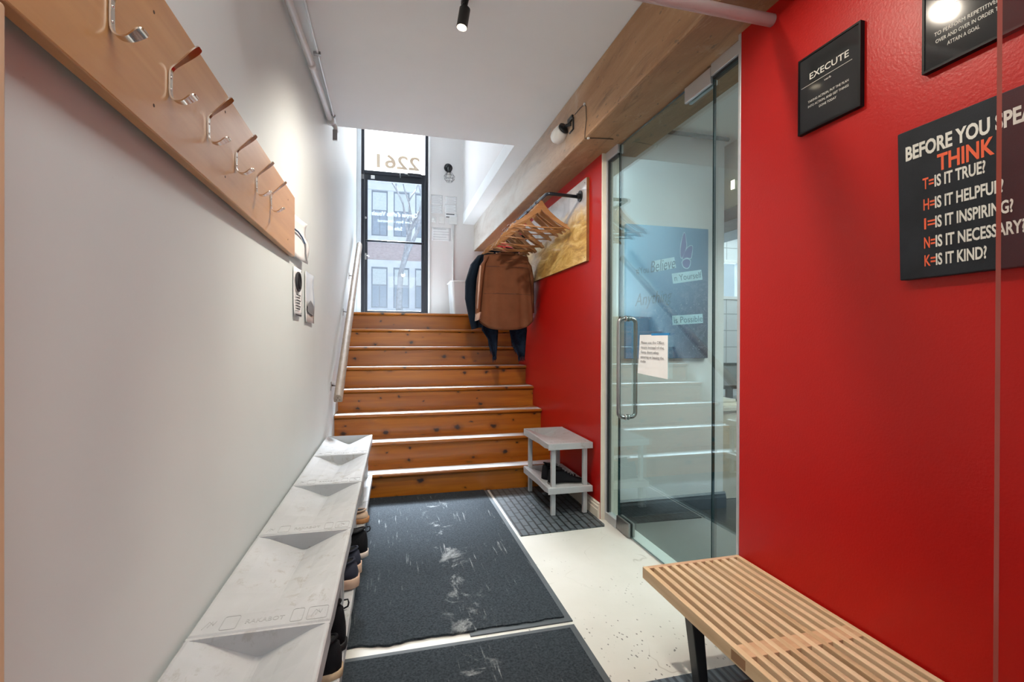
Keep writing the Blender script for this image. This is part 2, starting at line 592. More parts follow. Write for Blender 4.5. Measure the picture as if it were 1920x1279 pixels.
def brickrubber_mat():
    m, nt, bs, out = new_mat('ribbed_rubber_mat')
    v = coords(nt)
    br = nd(nt, 'ShaderNodeTexBrick')
    br.offset = 0.5
    br.inputs['Scale'].default_value = 1.0
    br.inputs['Brick Width'].default_value = 0.115
    br.inputs['Row Height'].default_value = 0.045
    br.inputs['Mortar Size'].default_value = 0.0062
    br.inputs['Color1'].default_value = (0.072, 0.088, 0.100, 1)
    br.inputs['Color2'].default_value = (0.082, 0.097, 0.108, 1)
    br.inputs['Mortar'].default_value = (0.016, 0.019, 0.022, 1)
    rot = nd(nt, 'ShaderNodeMapping')
    rot.inputs['Rotation'].default_value = (0, 0, PI / 2)
    nt.links.new(v, rot.inputs[0])
    nt.links.new(rot.outputs[0], br.inputs['Vector'])
    w = ramp(nt, noise(nt, v, 5.0, 8, 0.7, 0.5), [(0.64, 0.0), (0.74, 0.8)])
    c = mixc(nt, w, br.outputs[0], (0.45, 0.44, 0.42))
    nt.links.new(c, bs.inputs['Base Color'])
    bs.inputs['Roughness'].default_value = 0.42
    inv = math1(nt, 'SUBTRACT', 1.0, br.outputs[1])
    bump(nt, bs, inv, 0.6, 0.004)
    return m


def rack_mat():
    m, nt, bs, out = new_mat('pale_grey_rack_plastic')
    v = coords(nt, rnd=True)
    c = ramp(nt, noise(nt, v, 5, 3), [(0.3, (0.39, 0.40, 0.41)), (0.7, (0.46, 0.47, 0.48))])
    dirt = math1(nt, 'MULTIPLY', ramp(nt, noise(nt, coords(nt, (1.6, 1, 1), True), 13, 8, 0.72, 0.3), [(0.55, 0.0), (0.63, 1.0)]),
                 ramp(nt, noise(nt, v, 2.4, 2), [(0.48, 0.0), (0.60, 1.0)]))
    c = mixc(nt, math1(nt, 'MULTIPLY', dirt, 0.5), c, (0.25, 0.21, 0.165))
    nt.links.new(c, bs.inputs['Base Color'])
    bs.inputs['Roughness'].default_value = 0.38
    return m


def concrete_beam_mat():
    m, nt, bs, out = new_mat('raw_beam_concrete')
    v = coords(nt, (1, 0.25, 1))
    n1 = noise(nt, v, 4.5, 8, 0.65, 0.6)
    c = ramp(nt, n1, [(0.25, (0.24, 0.105, 0.040)), (0.48, (0.35, 0.18, 0.080)), (0.62, (0.42, 0.24, 0.12)), (0.8, (0.50, 0.34, 0.21))])
    w = ramp(nt, noise(nt, coords(nt), 2.2, 6, 0.7), [(0.60, 0.0), (0.72, 0.5)])
    c = mixc(nt, w, c, (0.55, 0.50, 0.43))
    sk = ramp(nt, noise(nt, coords(nt, (1, 0.10, 1)), 16, 6, 0.7, 0.8), [(0.54, 0.0), (0.66, 0.6)])
    c = mixc(nt, sk, c, (0.17, 0.085, 0.038))
    sk2 = ramp(nt, noise(nt, coords(nt, (1, 0.35, 1)), 9, 8, 0.75, 1.0), [(0.58, 0.0), (0.70, 0.6)])
    c = mixc(nt, sk2, c, (0.56, 0.40, 0.25))
    pit = ramp(nt, noise(nt, coords(nt, (1, 0.5, 1)), 28, 3, 0.6), [(0.64, 0.0), (0.70, 0.85)])
    c = mixc(nt, pit, c, (0.15, 0.095, 0.055))
    # transom daylight painted pale on the beam's hall side, stronger towards the street end
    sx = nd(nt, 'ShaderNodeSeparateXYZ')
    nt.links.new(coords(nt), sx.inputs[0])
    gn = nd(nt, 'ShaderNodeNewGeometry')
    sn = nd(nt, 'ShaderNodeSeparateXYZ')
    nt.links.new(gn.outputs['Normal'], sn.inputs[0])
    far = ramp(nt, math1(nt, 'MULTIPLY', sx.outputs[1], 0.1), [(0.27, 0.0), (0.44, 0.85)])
    transom_glow = math1(nt, 'MULTIPLY', math1(nt, 'MULTIPLY', far, ramp(nt, n1, [(0.25, 0.55), (0.6, 1.0)])), math1(nt, 'LESS_THAN', sn.outputs[0], -0.5))
    c = mixc(nt, transom_glow, c, (0.66, 0.645, 0.60))
    nt.links.new(c, bs.inputs['Base Color'])
    bs.inputs['Roughness'].default_value = 0.55
    bump(nt, bs, math1(nt, 'ADD', n1, noise(nt, coords(nt), 30, 6, 0.7)), 0.35, 0.012)
    return m


def art_mat():
    """varnished print: silver-grey over a golden field of grain"""
    m, nt, bs, out = new_mat('silver_and_gold_panel_print')
    v = coords(nt)
    sx = nd(nt, 'ShaderNodeSeparateXYZ')
    nt.links.new(v, sx.inputs[0])
    st = noise(nt, coords(nt, (1, 3.2, 0.9)), 3.2, 7, 0.68, 1.2)
    wide = noise(nt, coords(nt, (1, 1.1, 1)), 1.7, 4, 0.6, 0.8)
    gold = ramp(nt, st, [(0.28, (0.25, 0.12, 0.03)), (0.46, (0.60, 0.35, 0.08)), (0.58, (0.80, 0.56, 0.20)), (0.74, (0.92, 0.82, 0.58))])
    silver = ramp(nt, noise(nt, coords(nt, (1, 1.5, 1)), 3.4, 6, 0.62, 0.9), [(0.3, (0.42, 0.40, 0.40)), (0.7, (0.80, 0.78, 0.77))])
    # local x runs along the wall (right end = 0), local y is height above the lower edge
    h = math1(nt, 'ADD', sx.outputs[1], math1(nt, 'MULTIPLY', sx.outputs[0], -0.02))
    h = math1(nt, 'ADD', h, math1(nt, 'MULTIPLY', math1(nt, 'SUBTRACT', wide, 0.5), 0.55))
    f = ramp(nt, h, [(0.26, 0.0), (0.40, 1.0)])
    c = mixc(nt, f, gold, silver)
    bot = ramp(nt, math1(nt, 'ADD', math1(nt, 'ADD', sx.outputs[0], sx.outputs[1]), math1(nt, 'MULTIPLY', st, 0.25)), [(1.62, 0.0), (1.74, 0.0)])
    nt.links.new(c, bs.inputs['Base Color'])
    bs.inputs['Roughness'].default_value = 0.3
    bs.inputs['Coat Weight'].default_value = 0.4
    return m


def facade_mat(name, col, var=0.1):
    return pm(name, col, 0.85, var=var, scale=1.3, bmp=0.2)


FLOOR = floor_mat()
TREADSTRIP = pm('pale_tread_strip', (0.58, 0.60, 0.62), 0.35, var=0.12, scale=30, stretch=(0.3, 1, 1))
CARPET = carpet_mat()
MATRIM = pm('grey_rubber_mat_edge', (0.060, 0.072, 0.082), 0.55, var=0.1)
BRICKRUB = brickrubber_mat()
RACK = rack_mat()
RACKD = pm('grey_rack_relief', (0.36, 0.36, 0.36), 0.5)
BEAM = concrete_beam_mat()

# ------------------------------------------------------------------ setting
def wl(y):           # the left wall is slightly out of square
    return -0.055 + 0.0125 * y


YB = 6.65            # street wall
ZL = 1.48            # landing height
RW = 1.795           # red wall face
ZC = 2.79            # hall ceiling

struct(B().box(-0.4, 1.93, -3.2, 3.72, -0.1, 0).make('floor', FLOOR))
b = B()
b.hexa([(wl(-3.2) - 0.15, -3.2, -0.1), (wl(-3.2), -3.2, -0.1), (wl(YB), YB, -0.1), (wl(YB) - 0.15, YB, -0.1)],
       [(wl(-3.2) - 0.15, -3.2, 4.4), (wl(-3.2), -3.2, 4.4), (wl(YB), YB, 4.4), (wl(YB) - 0.15, YB, 4.4)])
struct(b.make('wall_left', WHITE))
b = B().box(-0.4, 2.1, -3.3, 3.845, ZC, ZC + 0.14).box(1.435, 2.1, 3.845, YB, ZC, ZC + 0.14)
struct(b.make('ceiling', CEIL))
struct(B().box(-0.3, 2.1, 3.6, YB + 0.15, 4.3, 4.4).make('ceiling_stairwell', CEIL))
b = B().box(-0.3, 1.60, 3.745, 3.845, ZC + 0.14, 4.3).box(1.435, 1.52, 3.845, YB, ZC + 0.14, 4.3)
struct(b.make('wall_stairwell', WHITE_STREET))
b = B().box(wl(YB) - 0.1, 0.082, YB, YB + 0.14, 0.8, 4.4).box(0.958, 2.1, YB, YB + 0.14, 0.8, 4.4).box(0.082, 0.958, YB, YB + 0.14, 4.18, 4.4)
b.box(0.082, 0.958, YB, YB + 0.14, 0.8, ZL)
struct(b.make('wall_street', WHITE_STREET))
struct(B().box(RW, 1.93, 2.94, YB + 0.1, -0.1, 2.42).make('wall_right', RED))
struct(B().box(RW, 1.93, -3.2, 1.64, -0.1, 2.42).make('wall_entry', RED))
struct(B().box(-0.3, 1.93, -3.3, -3.2, -0.1, 2.8).make('wall_rear', WHITE))
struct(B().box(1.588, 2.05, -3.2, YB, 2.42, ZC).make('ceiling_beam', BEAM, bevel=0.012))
struct(B().box(RW - 0.001, 1.93, 2.925, 2.9399, 0, 2.42).make('trim_1', CREAM, bevel=0.003))
prof = [(0, 0), (-0.016, 0), (-0.016, 0.055), (-0.013, 0.062), (-0.013, 0.078), (-0.008, 0.085), (-0.008, 0.096), (0, 0.104)]
struct(B().prism([(RW + p[0], p[1]) for p in prof], 'y', 2.945, 3.705).make('baseboard_right', CREAM))
struct(B().prism([(RW + p[0], p[1]) for p in prof], 'y', -3.2, 1.64).make('baseboard_entry', CREAM))
# near door casing at the left edge
ORANGEW = pm('honey_painted_casing', (0.66, 0.44, 0.27), 0.45, var=0.04)
struct(B().box(-0.06, 0.001, 0.50, 0.683, 0, 1.57).make('trim_2', ORANGEW, bevel=0.004))
# plaster edge beads
struct(B().box(0.958, 0.984, YB - 0.02, YB, ZL, 4.2).make('trim_3', TRIMW, bevel=0.003))
struct(B().box(wl(YB) + 0.001, 0.081, YB - 0.03, YB + 0.02, ZL, 4.2).make('trim_4', pm('pale_jamb_paint', (0.72, 0.77, 0.80), 0.45, var=0.02), bevel=0.003))

# ------------------------------------------------------------------ staircase
st = thing('staircase', 'varnished knotty pine staircase climbing to the street door', 'stairs', (0.87, 3.69, 0))
Y0, RUN, RISE = 3.687, 0.2542, 0.185
for k in range(1, 9):
    yn = Y0 + (k - 1) * RUN
    z = k * RISE
    yback = yn + RUN + 0.03
    x0 = wl(yn + 0.1) + 0.002
    x1 = RW - 0.0005
    zc = z - 0.0125
    pf = [(yback, z - 0.025), (yback, z), (yn + 0.006, z), (yn + 0.0015, z - 0.005), (yn, z - 0.0125), (yn + 0.0015, z - 0.02), (yn + 0.006, z - 0.025)]
    tr_ = B().prism(pf, 'x', x0, x1).make('tread', PINE, st)
    B().box(x0 + 0.004, x1 - 0.004, yn + 0.008, yn + 0.125, z, z + 0.0012).make('tread_strip', TREADSTRIP, tr_)  # pale strip along the front part of each tread
    B().box(x0, x1, yn + 0.03, yn + 0.052, z - RISE + (0 if k > 1 else 0.001), z - 0.025).make('riser', PINE, st)
    B().tube([(x0, yn + 0.024, z - 0.031), (x1, yn + 0.024, z - 0.031)], 0.006, 8).make('cove_moulding', PINE, st, smooth=True)

struct(B().box(wl(5.5) + 0.04, RW - 0.001, Y0 + 8 * RUN + 0.031, YB - 0.001, ZL - 0.12, ZL).make('floor_landing', pm('grey_landing_tiles', (0.40, 0.40, 0.40), 0.5, var=0.04)))
# ------------------------------------------------------------------ street door
d2 = sthing('door_2', 'dark framed glass street door at the top of the stairs', 'door', (0.52, YB, ZL))
YF0, YF1 = YB + 0.02, YB + 0.09
b = B().box(0.083, 0.124, YF0, YF1, ZL, 4.18).box(0.916, 0.957, YF0, YF1, ZL, 4.18).box(0.124, 0.916, YF0, YF1, 3.385, 3.432)
b.box(0.124, 0.916, YF0, YF1, 4.10, 4.18)
b.make('door_frame', DARKALU, d2, bevel=0.002)
b = B().box(0.127, 0.163, YF0 + 0.01, YF1 - 0.01, ZL + 0.01, 3.38).box(0.870, 0.913, YF0 + 0.01, YF1 - 0.01, ZL + 0.01, 3.38)
b.box(0.163, 0.870, YF0 + 0.01, YF1 - 0.01, 3.305, 3.38).box(0.163, 0.870, YF0 + 0.01, YF1 - 0.01, ZL + 0.01, ZL + 0.09)
b.make('door_leaf', DARKALU, d2, bevel=0.002)
B().box(0.163, 0.870, YF0 + 0.03, YF0 + 0.036, ZL + 0.09, 3.305).make('glass_pane', GLASSD, d2)
h = B().cyl((0.140, YF0 - 0.035, 2.489), (0.895, YF0 - 0.035, 2.485), 0.014, 14).make('push_bar', DARKALU, d2, smooth=True)
B().cyl((0.150, YF0 - 0.035, 2.489), (0.150, YF0 + 0.02, 2.489), 0.012).cyl((0.885, YF0 - 0.035, 2.485), (0.885, YF0 + 0.02, 2.485), 0.012).make('bar_bracket', DARKALU, h, smooth=True)
h = B().box(0.131, 0.152, YF0 - 0.004, YF0 + 0.012, 2.245, 2.33).make('handle', STEEL, d2, bevel=0.002)
B().tube([(0.141, YF0, 2.288), (0.141, YF0 - 0.045, 2.288), (0.19, YF0 - 0.05, 2.283)], 0.007, 8).make('lever', STEEL, h, smooth=True)
B().cyl((0.139, YF0 + 0.012, 2.80), (0.139, YF0 - 0.006, 2.80), 0.014).make('lock_cylinder', STEEL, d2, smooth=True)
B().box(0.205, 0.255, YF0 - 0.01, YF0 + 0.012, 3.325, 3.367).make('door_sensor', PLASTICW, d2, bevel=0.003)
B().box(0.086, 0.096, YF0 - 0.01, YF0 + 0.01, 3.31, 3.37).box(0.104, 0.114, YF0 - 0.01, YF0 + 0.01, 3.31, 3.37).make('hinge', STEEL, d2)
c_ = B().box(0.68, 0.86, YF0 - 0.04, YF0 + 0.0, 3.39, 3.43).make('door_closer', DARKALU, d2, bevel=0.004)
B().tube([(0.70, YF0 - 0.045, 3.395), (0.58, YF0 - 0.11, 3.415), (0.585, YF0 - 0.02, 3.36)], 0.006, 8).make('closer_arm', STEEL, c_, smooth=True)
FR = frame((0.516, YF0 + 0.045, 2.85), (-1, 0, 0), (0, 0, 1))   # faces the street, so it reads mirrored from inside
VINYL = pm('white_vinyl_lettering', (0.55, 0.58, 0.61), 0.5)
text_part('door_lettering', [("Campus d'effets Visuels", 0, 0.0, 0.06, dict(align='CENTER', width=0.60, bold=0.02)),
                               ('Lost Boys - Montreal', 0, -0.085, 0.036, dict(align='CENTER', width=0.44)),
                               ('Suite 103', 0, -0.185, 0.05, dict(align='CENTER', width=0.19, bold=0.02))], VINYL, d2, z=0, xf=FR)
# transom
w3 = sthing('window_3', 'bright frosted transom pane numbered 2261 above the street door', 'window', (0.52, YB, 3.43))
m, nt, bs, out = new_mat('glowing_frosted_transom')
v = coords(nt)
bs.inputs['Base Color'].default_value = (0.8, 0.8, 0.8, 1)
bs.inputs['Emission Color'].default_value = (0.95, 0.97, 1.0, 1)
bs.inputs['Emission Strength'].default_value = TRANSOM_EMIT  # pane glows by itself in place of daylight through the film
trn = nd(nt, 'ShaderNodeBsdfTransparent')
mxs = nd(nt, 'ShaderNodeMixShader')
mxs.inputs[0].default_value = 0.5
nt.links.new(trn.outputs[0], mxs.inputs[1])
nt.links.new(bs.outputs[0], mxs.inputs[2])
nt.links.new(mxs.outputs[0], out.inputs[0])
B().box(0.124, 0.916, YF0 + 0.035, YF0 + 0.041, 3.432, 4.10).make('frosted_pane', m, w3)
NUM, ntn, bsn, outn = new_mat('beige_translucent_vinyl')
bsn.inputs['Base Color'].default_value = (0.68, 0.56, 0.43, 1)
trl = nd(ntn, 'ShaderNodeBsdfTranslucent')
trl.inputs[0].default_value = (0.62, 0.55, 0.45, 1)
mxn = nd(ntn, 'ShaderNodeMixShader')
mxn.inputs[0].default_value = 0.10
ntn.links.new(bsn.outputs[0], mxn.inputs[1])
ntn.links.new(trl.outputs[0], mxn.inputs[2])
ntn.links.new(mxn.outputs[0], outn.inputs[0])
FR = frame((0.535, YF0 + 0.028, 3.495), (-1, 0, 0), (0, 0, 1))
text_part('house_number', [('2261', 0, 0, 0.18, dict(align='CENTER', width=0.57, bold=0.035))], NUM, w3, z=0, thick=0.001, xf=FR)

# ------------------------------------------------------------------ glass entry (right)
GX = 1.84
d1 = sthing('door_1', 'frameless glass office door with steel pull handles and taped notice', 'door', (GX, 2.3, 0))
def pane(b_, y0, y1, z0, z1, t=0.006):
    b_.box(GX - t, GX + t, y0, y1, z0, z1)
    return b_
def glass_sheet(name, y0, y1, z0, z1, parent):
    o = pane(B(), y0, y1, z0, z1).make(name, [GLASS, EDGE], parent)
    for p in o.data.polygons:
        if abs(p.normal.x) < 0.5:
            p.material_index = 1
    return o
glass_sheet('glass_leaf', 1.864, 2.758, 0.008, 2.412, d1)
b = B().box(GX - 0.022, GX - 0.0062, 2.598, 2.757, 0.006, 0.09).box(GX + 0.0062, GX + 0.022, 2.598, 2.757, 0.006, 0.09).make('bottom_patch', STEEL, d1, bevel=0.004)
b = B().box(GX - 0.020, GX - 0.0062, 1.866, 2.06, 2.335, 2.411).box(GX + 0.0062, GX + 0.020, 1.866, 2.06, 2.335, 2.411).make('top_patch', ALU, d1, bevel=0.003)
HY = 2.664
for sgn in (-1, 1):
    xo = GX + sgn * 0.056
    pts = [(GX + sgn * 0.007, HY, 1.318)]
    arc = 0.028
    for a in range(0, 91, 18):
        t = math.radians(a)
        pts.append((xo - sgn * arc + sgn * arc * math.sin(t), HY, 1.318 - arc + arc * math.cos(t)))
    for a in range(0, 91, 18):
        t = math.radians(a)
        pts.append((xo - sgn * arc + sgn * arc * math.cos(t), HY, 0.718 + arc - arc * math.sin(t)))
    pts.append((GX + sgn * 0.007, HY, 0.718))
    h = B().tube(pts, 0.0125, 14).make('pull_handle', STEEL, d1, smooth=True)
    B().cyl((GX + sgn * 0.0065, HY, 1.318), (GX + sgn * 0.014, HY, 1.318), 0.018).cyl((GX + sgn * 0.0065, HY, 0.718), (GX + sgn * 0.014, HY, 0.718), 0.018).make('mounting_collar', CHROME, h, smooth=True)
w1 = sthing('window_1', 'narrow fixed glass sidelight left of the glass door', 'window', (GX, 2.84, 0))
glass_sheet('glass_pane', 2.766, 2.905, 0.05, 2.37, w1)
B().box(GX - 0.022, GX + 0.022, 2.764, 2.925, 0.0, 0.055).box(GX - 0.022, GX + 0.022, 2.764, 2.925, 2.365, 2.42).box(GX - 0.022, GX + 0.022, 2.911, 2.925, 0.055, 2.365).make('channel_frame', ALU, w1, bevel=0.002)
B().box(GX - 0.012, GX + 0.012, 2.897, 2.911, 0.055, 2.365).box(GX - 0.012, GX + 0.012, 2.766, 2.897, 2.352, 2.366).make('glazing_seal', GASKET, w1)
w2 = sthing('window_2', 'fixed glass sidelight between the glass door and the near red wall', 'window', (GX, 1.75, 0))
glass_sheet('glass_pane', 1.656, 1.858, 0.05, 2.37, w2)
B().box(GX - 0.022, GX + 0.022, 1.642, 1.86, 0.0, 0.05).box(GX - 0.022, GX + 0.022, 1.642, 1.86, 2.365, 2.42).box(RW - 0.002, GX + 0.03, 1.641, 1.656, 0.0, 2.42).make('channel_frame', ALU, w2, bevel=0.002)
B().box(GX - 0.012, GX + 0.012, 1.656, 1.858, 2.352, 2.366).make('glazing_seal', GASKET, w2)

# notice taped to the glass door
nt_ = thing('door_notice', 'white printed notice taped to the glass office door', 'notice', mat=frame((GX - 0.0075, 2.497, 0.985), (0, -1, 0.0), (0, 0, 1)))
b = B()
cols = 8
rows = 10
for_r = []
for j in range(rows + 1):
    row = []
    for i in range(cols + 1):
        u_ = i / cols
        v_ = j / rows
        x_ = 0.0 - 0.018 * (1 - v_) * (1 - u_) + 0.286 * u_ + 0.0 * v_
        y_ = 0.012 * (1 - u_) * (1 - v_) + 0.232 * v_
        row.append((x_, y_, 0.001 + 0.006 * (1 - v_) ** 2 * (0.5 + 0.5 * math.sin(5 * u_))))
    for_r.append(row)
b.loft(for_r, close=False, caps=False)
b.make('sheet', PAPER, nt_, smooth=True, world=False)
text_part('print', [('Please use the Office', 0.02, 0.182, 0.0155, dict(width=0.235)), ('doors instead of the', 0.02, 0.155, 0.0155, dict(width=0.235)),
                    ('Camp doors when', 0.019, 0.128, 0.0155, dict(width=0.185)), ('entering or leaving the', 0.017, 0.101, 0.0155, dict(width=0.238)),
                    ('studio', 0.015, 0.076, 0.0155, dict(width=0.058))], GREYINK, nt_, z=0.0062, thick=0.0003)
B().box(0.125, 0.30, 0.228, 0.240, 0.0005, 0.0016).make('tape_strip', BLUETAPE, nt_, world=False)

# ------------------------------------------------------------------ office behind the glass
OFLOOR = pm('dark_brown_office_floor', (0.035, 0.028, 0.024), 0.25, var=0.2, scale=3)
struct(B().box(1.93, 6.6, -0.6, 6.6, -0.1, -0.001).make('floor_office', OFLOOR))
struct(B().box(1.93, 6.6, -0.6, 6.6, 2.63, 2.75).make('ceiling_office', CEIL))
struct(B().box(1.931, 2.742, 2.94, 3.06, -0.1, 2.63).make('wall_poster', GREYW))
prof2 = [(2.94, 0), (2.922, 0), (2.922, 0.075), (2.928, 0.09), (2.928, 0.10), (2.94, 0.112)]
struct(B().prism(prof2, 'x', 1.932, 2.757).make('baseboard_office', pm('black_baseboard', (0.015, 0.018, 0.022), 0.35)))
struct(B().box(1.931, 6.6, -0.7, -0.6, -0.1, 2.75).make('wall_office_south', GREYW))
b = B().box(6.6, 6.7, -0.7, 6.7, -0.1, 2.75)
struct(b.make('wall_office_east', GREYW))
# far tiled wall with a real window opening
TILE, ntt, bst, _ = new_mat('white_square_tiles')
br = nd(ntt, 'ShaderNodeTexBrick')
br.offset = 0
for k_, v_ in (('Scale', 1.0), ('Brick Width', 0.30), ('Row Height', 0.22), ('Mortar Size', 0.006)):
    br.inputs[k_].default_value = v_
br.inputs['Color1'].default_value = (0.72, 0.75, 0.77, 1)
br.inputs['Color2'].default_value = (0.70, 0.73, 0.76, 1)
br.inputs['Mortar'].default_value = (0.36, 0.38, 0.40, 1)
mp_ = nd(ntt, 'ShaderNodeMapping')
mp_.inputs['Rotation'].default_value = (PI / 2, 0, 0)
tc_ = nd(ntt, 'ShaderNodeTexCoord')
ntt.links.new(tc_.outputs['Object'], mp_.inputs[0])
ntt.links.new(mp_.outputs[0], br.inputs['Vector'])
ntt.links.new(br.outputs[0], bst.inputs['Base Color'])
bst.inputs['Roughness'].default_value = 0.25
b = B().box(1.931, 4.55, 5.5, 5.6, -0.1, 2.75).box(5.45, 6.6, 5.5, 5.6, -0.1, 2.75).box(4.55, 5.45, 5.5, 5.6, -0.1, 1.735).box(4.55, 5.45, 5.5, 5.6, 2.262, 2.75)
struct(b.make('wall_tiled', TILE))
w4 = sthing('window_4', 'small bright window high on the tiled office wall', 'window', (5.0, 5.5, 1.735))
B().box(4.55, 4.59, 5.49, 5.58, 1.735, 2.262).box(5.41, 5.45, 5.49, 5.58, 1.735, 2.262).box(4.59, 5.41, 5.49, 5.58, 1.735, 1.775).box(4.59, 5.41, 5.49, 5.58, 2.222, 2.262).box(4.98, 5.02, 5.50, 5.57, 1.775, 2.222).make('window_frame', TRIMW, w4)
B().box(4.59, 5.41, 5.53, 5.535, 1.775, 2.222).make('glass_pane', GLASSD, w4)
b = B().box(2.85, 3.10, 2.3, 5.5, 2.16, 2.63)
struct(b.make('wall_bulkhead', pm('cream_bulkhead_paint', (0.74, 0.68, 0.56), 0.6, var=0.03)))
struct(B().box(2.86, 3.10, 2.3, 5.5, 2.07, 2.16).make('beam_office', pm('pinkish_timber_beam', (0.42, 0.32, 0.28), 0.6, var=0.1)))
struct(B().box(3.5, 3.8, 2.3, 5.5, 2.2, 2.63).make('beam_office_grey', pm('grey_duct_paint', (0.36, 0.37, 0.38), 0.5)))
lamp = thing('wall_lamp', 'small glowing wall lamp on the office bulkhead', 'lamp', (2.84, 2.95, 2.3))
B().box(2.822, 2.849, 2.93, 2.97, 2.27, 2.34).make('lamp_body', CREAM, lamp, bevel=0.004)
B().box(2.818, 2.822, 2.934, 2.966, 2.275, 2.335).make('lamp_diffuser', emit('warm_lamp_glow', (1, 0.82, 0.55), 12), lamp)
tag(B().cyl((2.0, 2.90, 2.60), (2.742, 2.90, 2.60), 0.014).make('curtain_track', pm('dark_grey_track', (0.07, 0.07, 0.075), 0.5), smooth=True), 'dark grey rail under the office ceiling above the blue poster', 'rail')
desk = thing('office_counter', 'beige office counter beyond the poster wall', 'counter', (3.3, 3.3, 0))
DESK = pm('beige_laminate', (0.52, 0.46, 0.37), 0.4)
B().box(2.76, 4.0, 3.085, 3.60, 0.0, 0.66).make('counter_body', DESK, desk, bevel=0.003)
B().box(2.745, 4.02, 3.062, 3.62, 0.66, 0.69).make('counter_top', DESK, desk, bevel=0.003)
tag(B().box(2.87, 3.02, 3.14, 3.34, 0.69, 0.705).box(2.875, 3.015, 3.145, 3.345, 0.705, 0.72).box(2.87, 3.01, 3.14, 3.335, 0.72, 0.738).make('paper_stack', CREAM), 'low stack of cream paper on the office counter', 'papers')
mon = thing('monitor', 'black computer monitor standing on the office counter', 'monitor', (3.25, 3.45, 0.69))
B().box(3.06, 3.36, 3.44, 3.47, 0.78, 1.0).make('screen_bezel', BLACKM, mon, bevel=0.004)
B().box(3.09, 3.335, 3.437, 3.4405, 0.81, 0.975).make('screen', pm('grey_reflective_screen', (0.18, 0.19, 0.2), 0.15), mon)
B().box(3.18, 3.24, 3.45, 3.475, 0.70, 0.80).box(3.10, 3.32, 3.38, 3.53, 0.69, 0.702).make('monitor_stand', BLACKM, mon, bevel=0.003)

# blue butterfly poster on the office wall
pw, ph = 0.63, 0.90
pst = thing('canvas_poster', 'large blue poster with a butterfly behind the glass door', 'poster', mat=frame((1.962, 2.9395, 1.063), (1, 0, 0), (0, 0, 1)))
m, nt, bs, out = new_mat('blue_poster_print')
v = coords(nt)
sx = nd(nt, 'ShaderNodeSeparateXYZ')
nt.links.new(v, sx.inputs[0])
f = math1(nt, 'ADD', math1(nt, 'MULTIPLY', sx.outputs[0], 0.95), math1(nt, 'MULTIPLY', math1(nt, 'SUBTRACT', 0.9, sx.outputs[1]), 0.5))
c = ramp(nt, f, [(0.1, (0.17, 0.44, 0.68)), (0.5, (0.075, 0.22, 0.39)), (0.85, (0.035, 0.07, 0.14)), (1.0, (0.02, 0.03, 0.065))])  # blue print gradient, with a window reflection painted in at upper left
sp = nd(nt, 'ShaderNodeTexVoronoi')
sp.inputs['Scale'].default_value = 26
nt.links.new(v, sp.inputs['Vector'])
lowmask = ramp(nt, math1(nt, 'ADD', sx.outputs[1], math1(nt, 'MULTIPLY', sx.outputs[0], -0.4)), [(0.25, 1.0), (0.5, 0.0)])
c = mixc(nt, math1(nt, 'MULTIPLY', ramp(nt, sp.outputs['Distance'], [(0.06, 1.0), (0.16, 0.0)]), math1(nt, 'MULTIPLY', lowmask, 0.5)), c, (0.5, 0.55, 0.62))
wb = noise(nt, v, 9, 5, 0.6, 2.0)
c = mixc(nt, math1(nt, 'MULTIPLY', ramp(nt, wb, [(0.47, 0.0), (0.5, 1.0), (0.53, 0.0)]), math1(nt, 'MULTIPLY', lowmask, 0.25)), c, (0.45, 0.45, 0.6))
nt.links.new(c, bs.inputs['Base Color'])
bs.inputs['Roughness'].default_value = 0.45
B().box(0, pw, 0, ph, 0, 0.028).make('canvas', m, pst, world=False, bevel=0.002)
ZP = 0.0285
LBLUE = pm('pale_blue_print', (0.40, 0.62, 0.70), 0.5)
DBLUE = pm('dark_blue_print', (0.04, 0.13, 0.20), 0.5)
VIOLET = pm('violet_wing_print', (0.09, 0.12, 0.33), 0.5)
def poly(b_, pts, z):
    b_._add([(x, y, z) for x, y in pts], [tuple(range(len(pts)))])
wingA = [(0.415, 0.675), (0.405, 0.73), (0.415, 0.80), (0.432, 0.865), (0.445, 0.862), (0.452, 0.81), (0.458, 0.775), (0.445, 0.735)]
wingB = [(0.42, 0.675), (0.435, 0.72), (0.462, 0.765), (0.495, 0.782), (0.506, 0.77), (0.498, 0.72), (0.492, 0.685), (0.455, 0.697)]
wingC = [(0.42, 0.668), (0.455, 0.688), (0.488, 0.678), (0.486, 0.648), (0.47, 0.62), (0.44, 0.622), (0.425, 0.64)]
def soften(pts):
    for _ in range(2):
        q = []
        for i, (x, y) in enumerate(pts):
            x2, y2 = pts[(i + 1) % len(pts)]
            q += [(x * .75 + x2 * .25, y * .75 + y2 * .25), (x * .25 + x2 * .75, y * .25 + y2 * .75)]
        pts = q
    return pts
wingA, wingB, wingC = soften(wingA), soften(wingB), soften(wingC)
def grow(pts, k):
    cx = sum(p[0] for p in pts) / len(pts)
    cy = sum(p[1] for p in pts) / len(pts)
    return [(cx + (x - cx) * (1 + k / max(0.02, math.hypot(x - cx, y - cy))), cy + (y - cy) * (1 + k / max(0.02, math.hypot(x - cx, y - cy)))) for x, y in pts]
b = B()
for w_ in (wingA, wingB, wingC):
    poly(b, grow(w_, 0.004), ZP + 0.0003)
b.make('butterfly_outline', LBLUE, pst, world=False)
b = B()
for w_ in (wingA, wingB, wingC):
    poly(b, grow(w_, -0.001), ZP + 0.0008)
b.make('butterfly', VIOLET, pst, world=False)
b = B()
rr = math.radians(9)
def slab(x, y, w, h_, r):
    cs, sn = math.cos(r), math.sin(r)
    poly(b, [(x + p * cs - q * sn, y + p * sn + q * cs) for p, q in ((0, 0), (w, 0), (w, h_), (0, h_))], ZP + 0.0004)
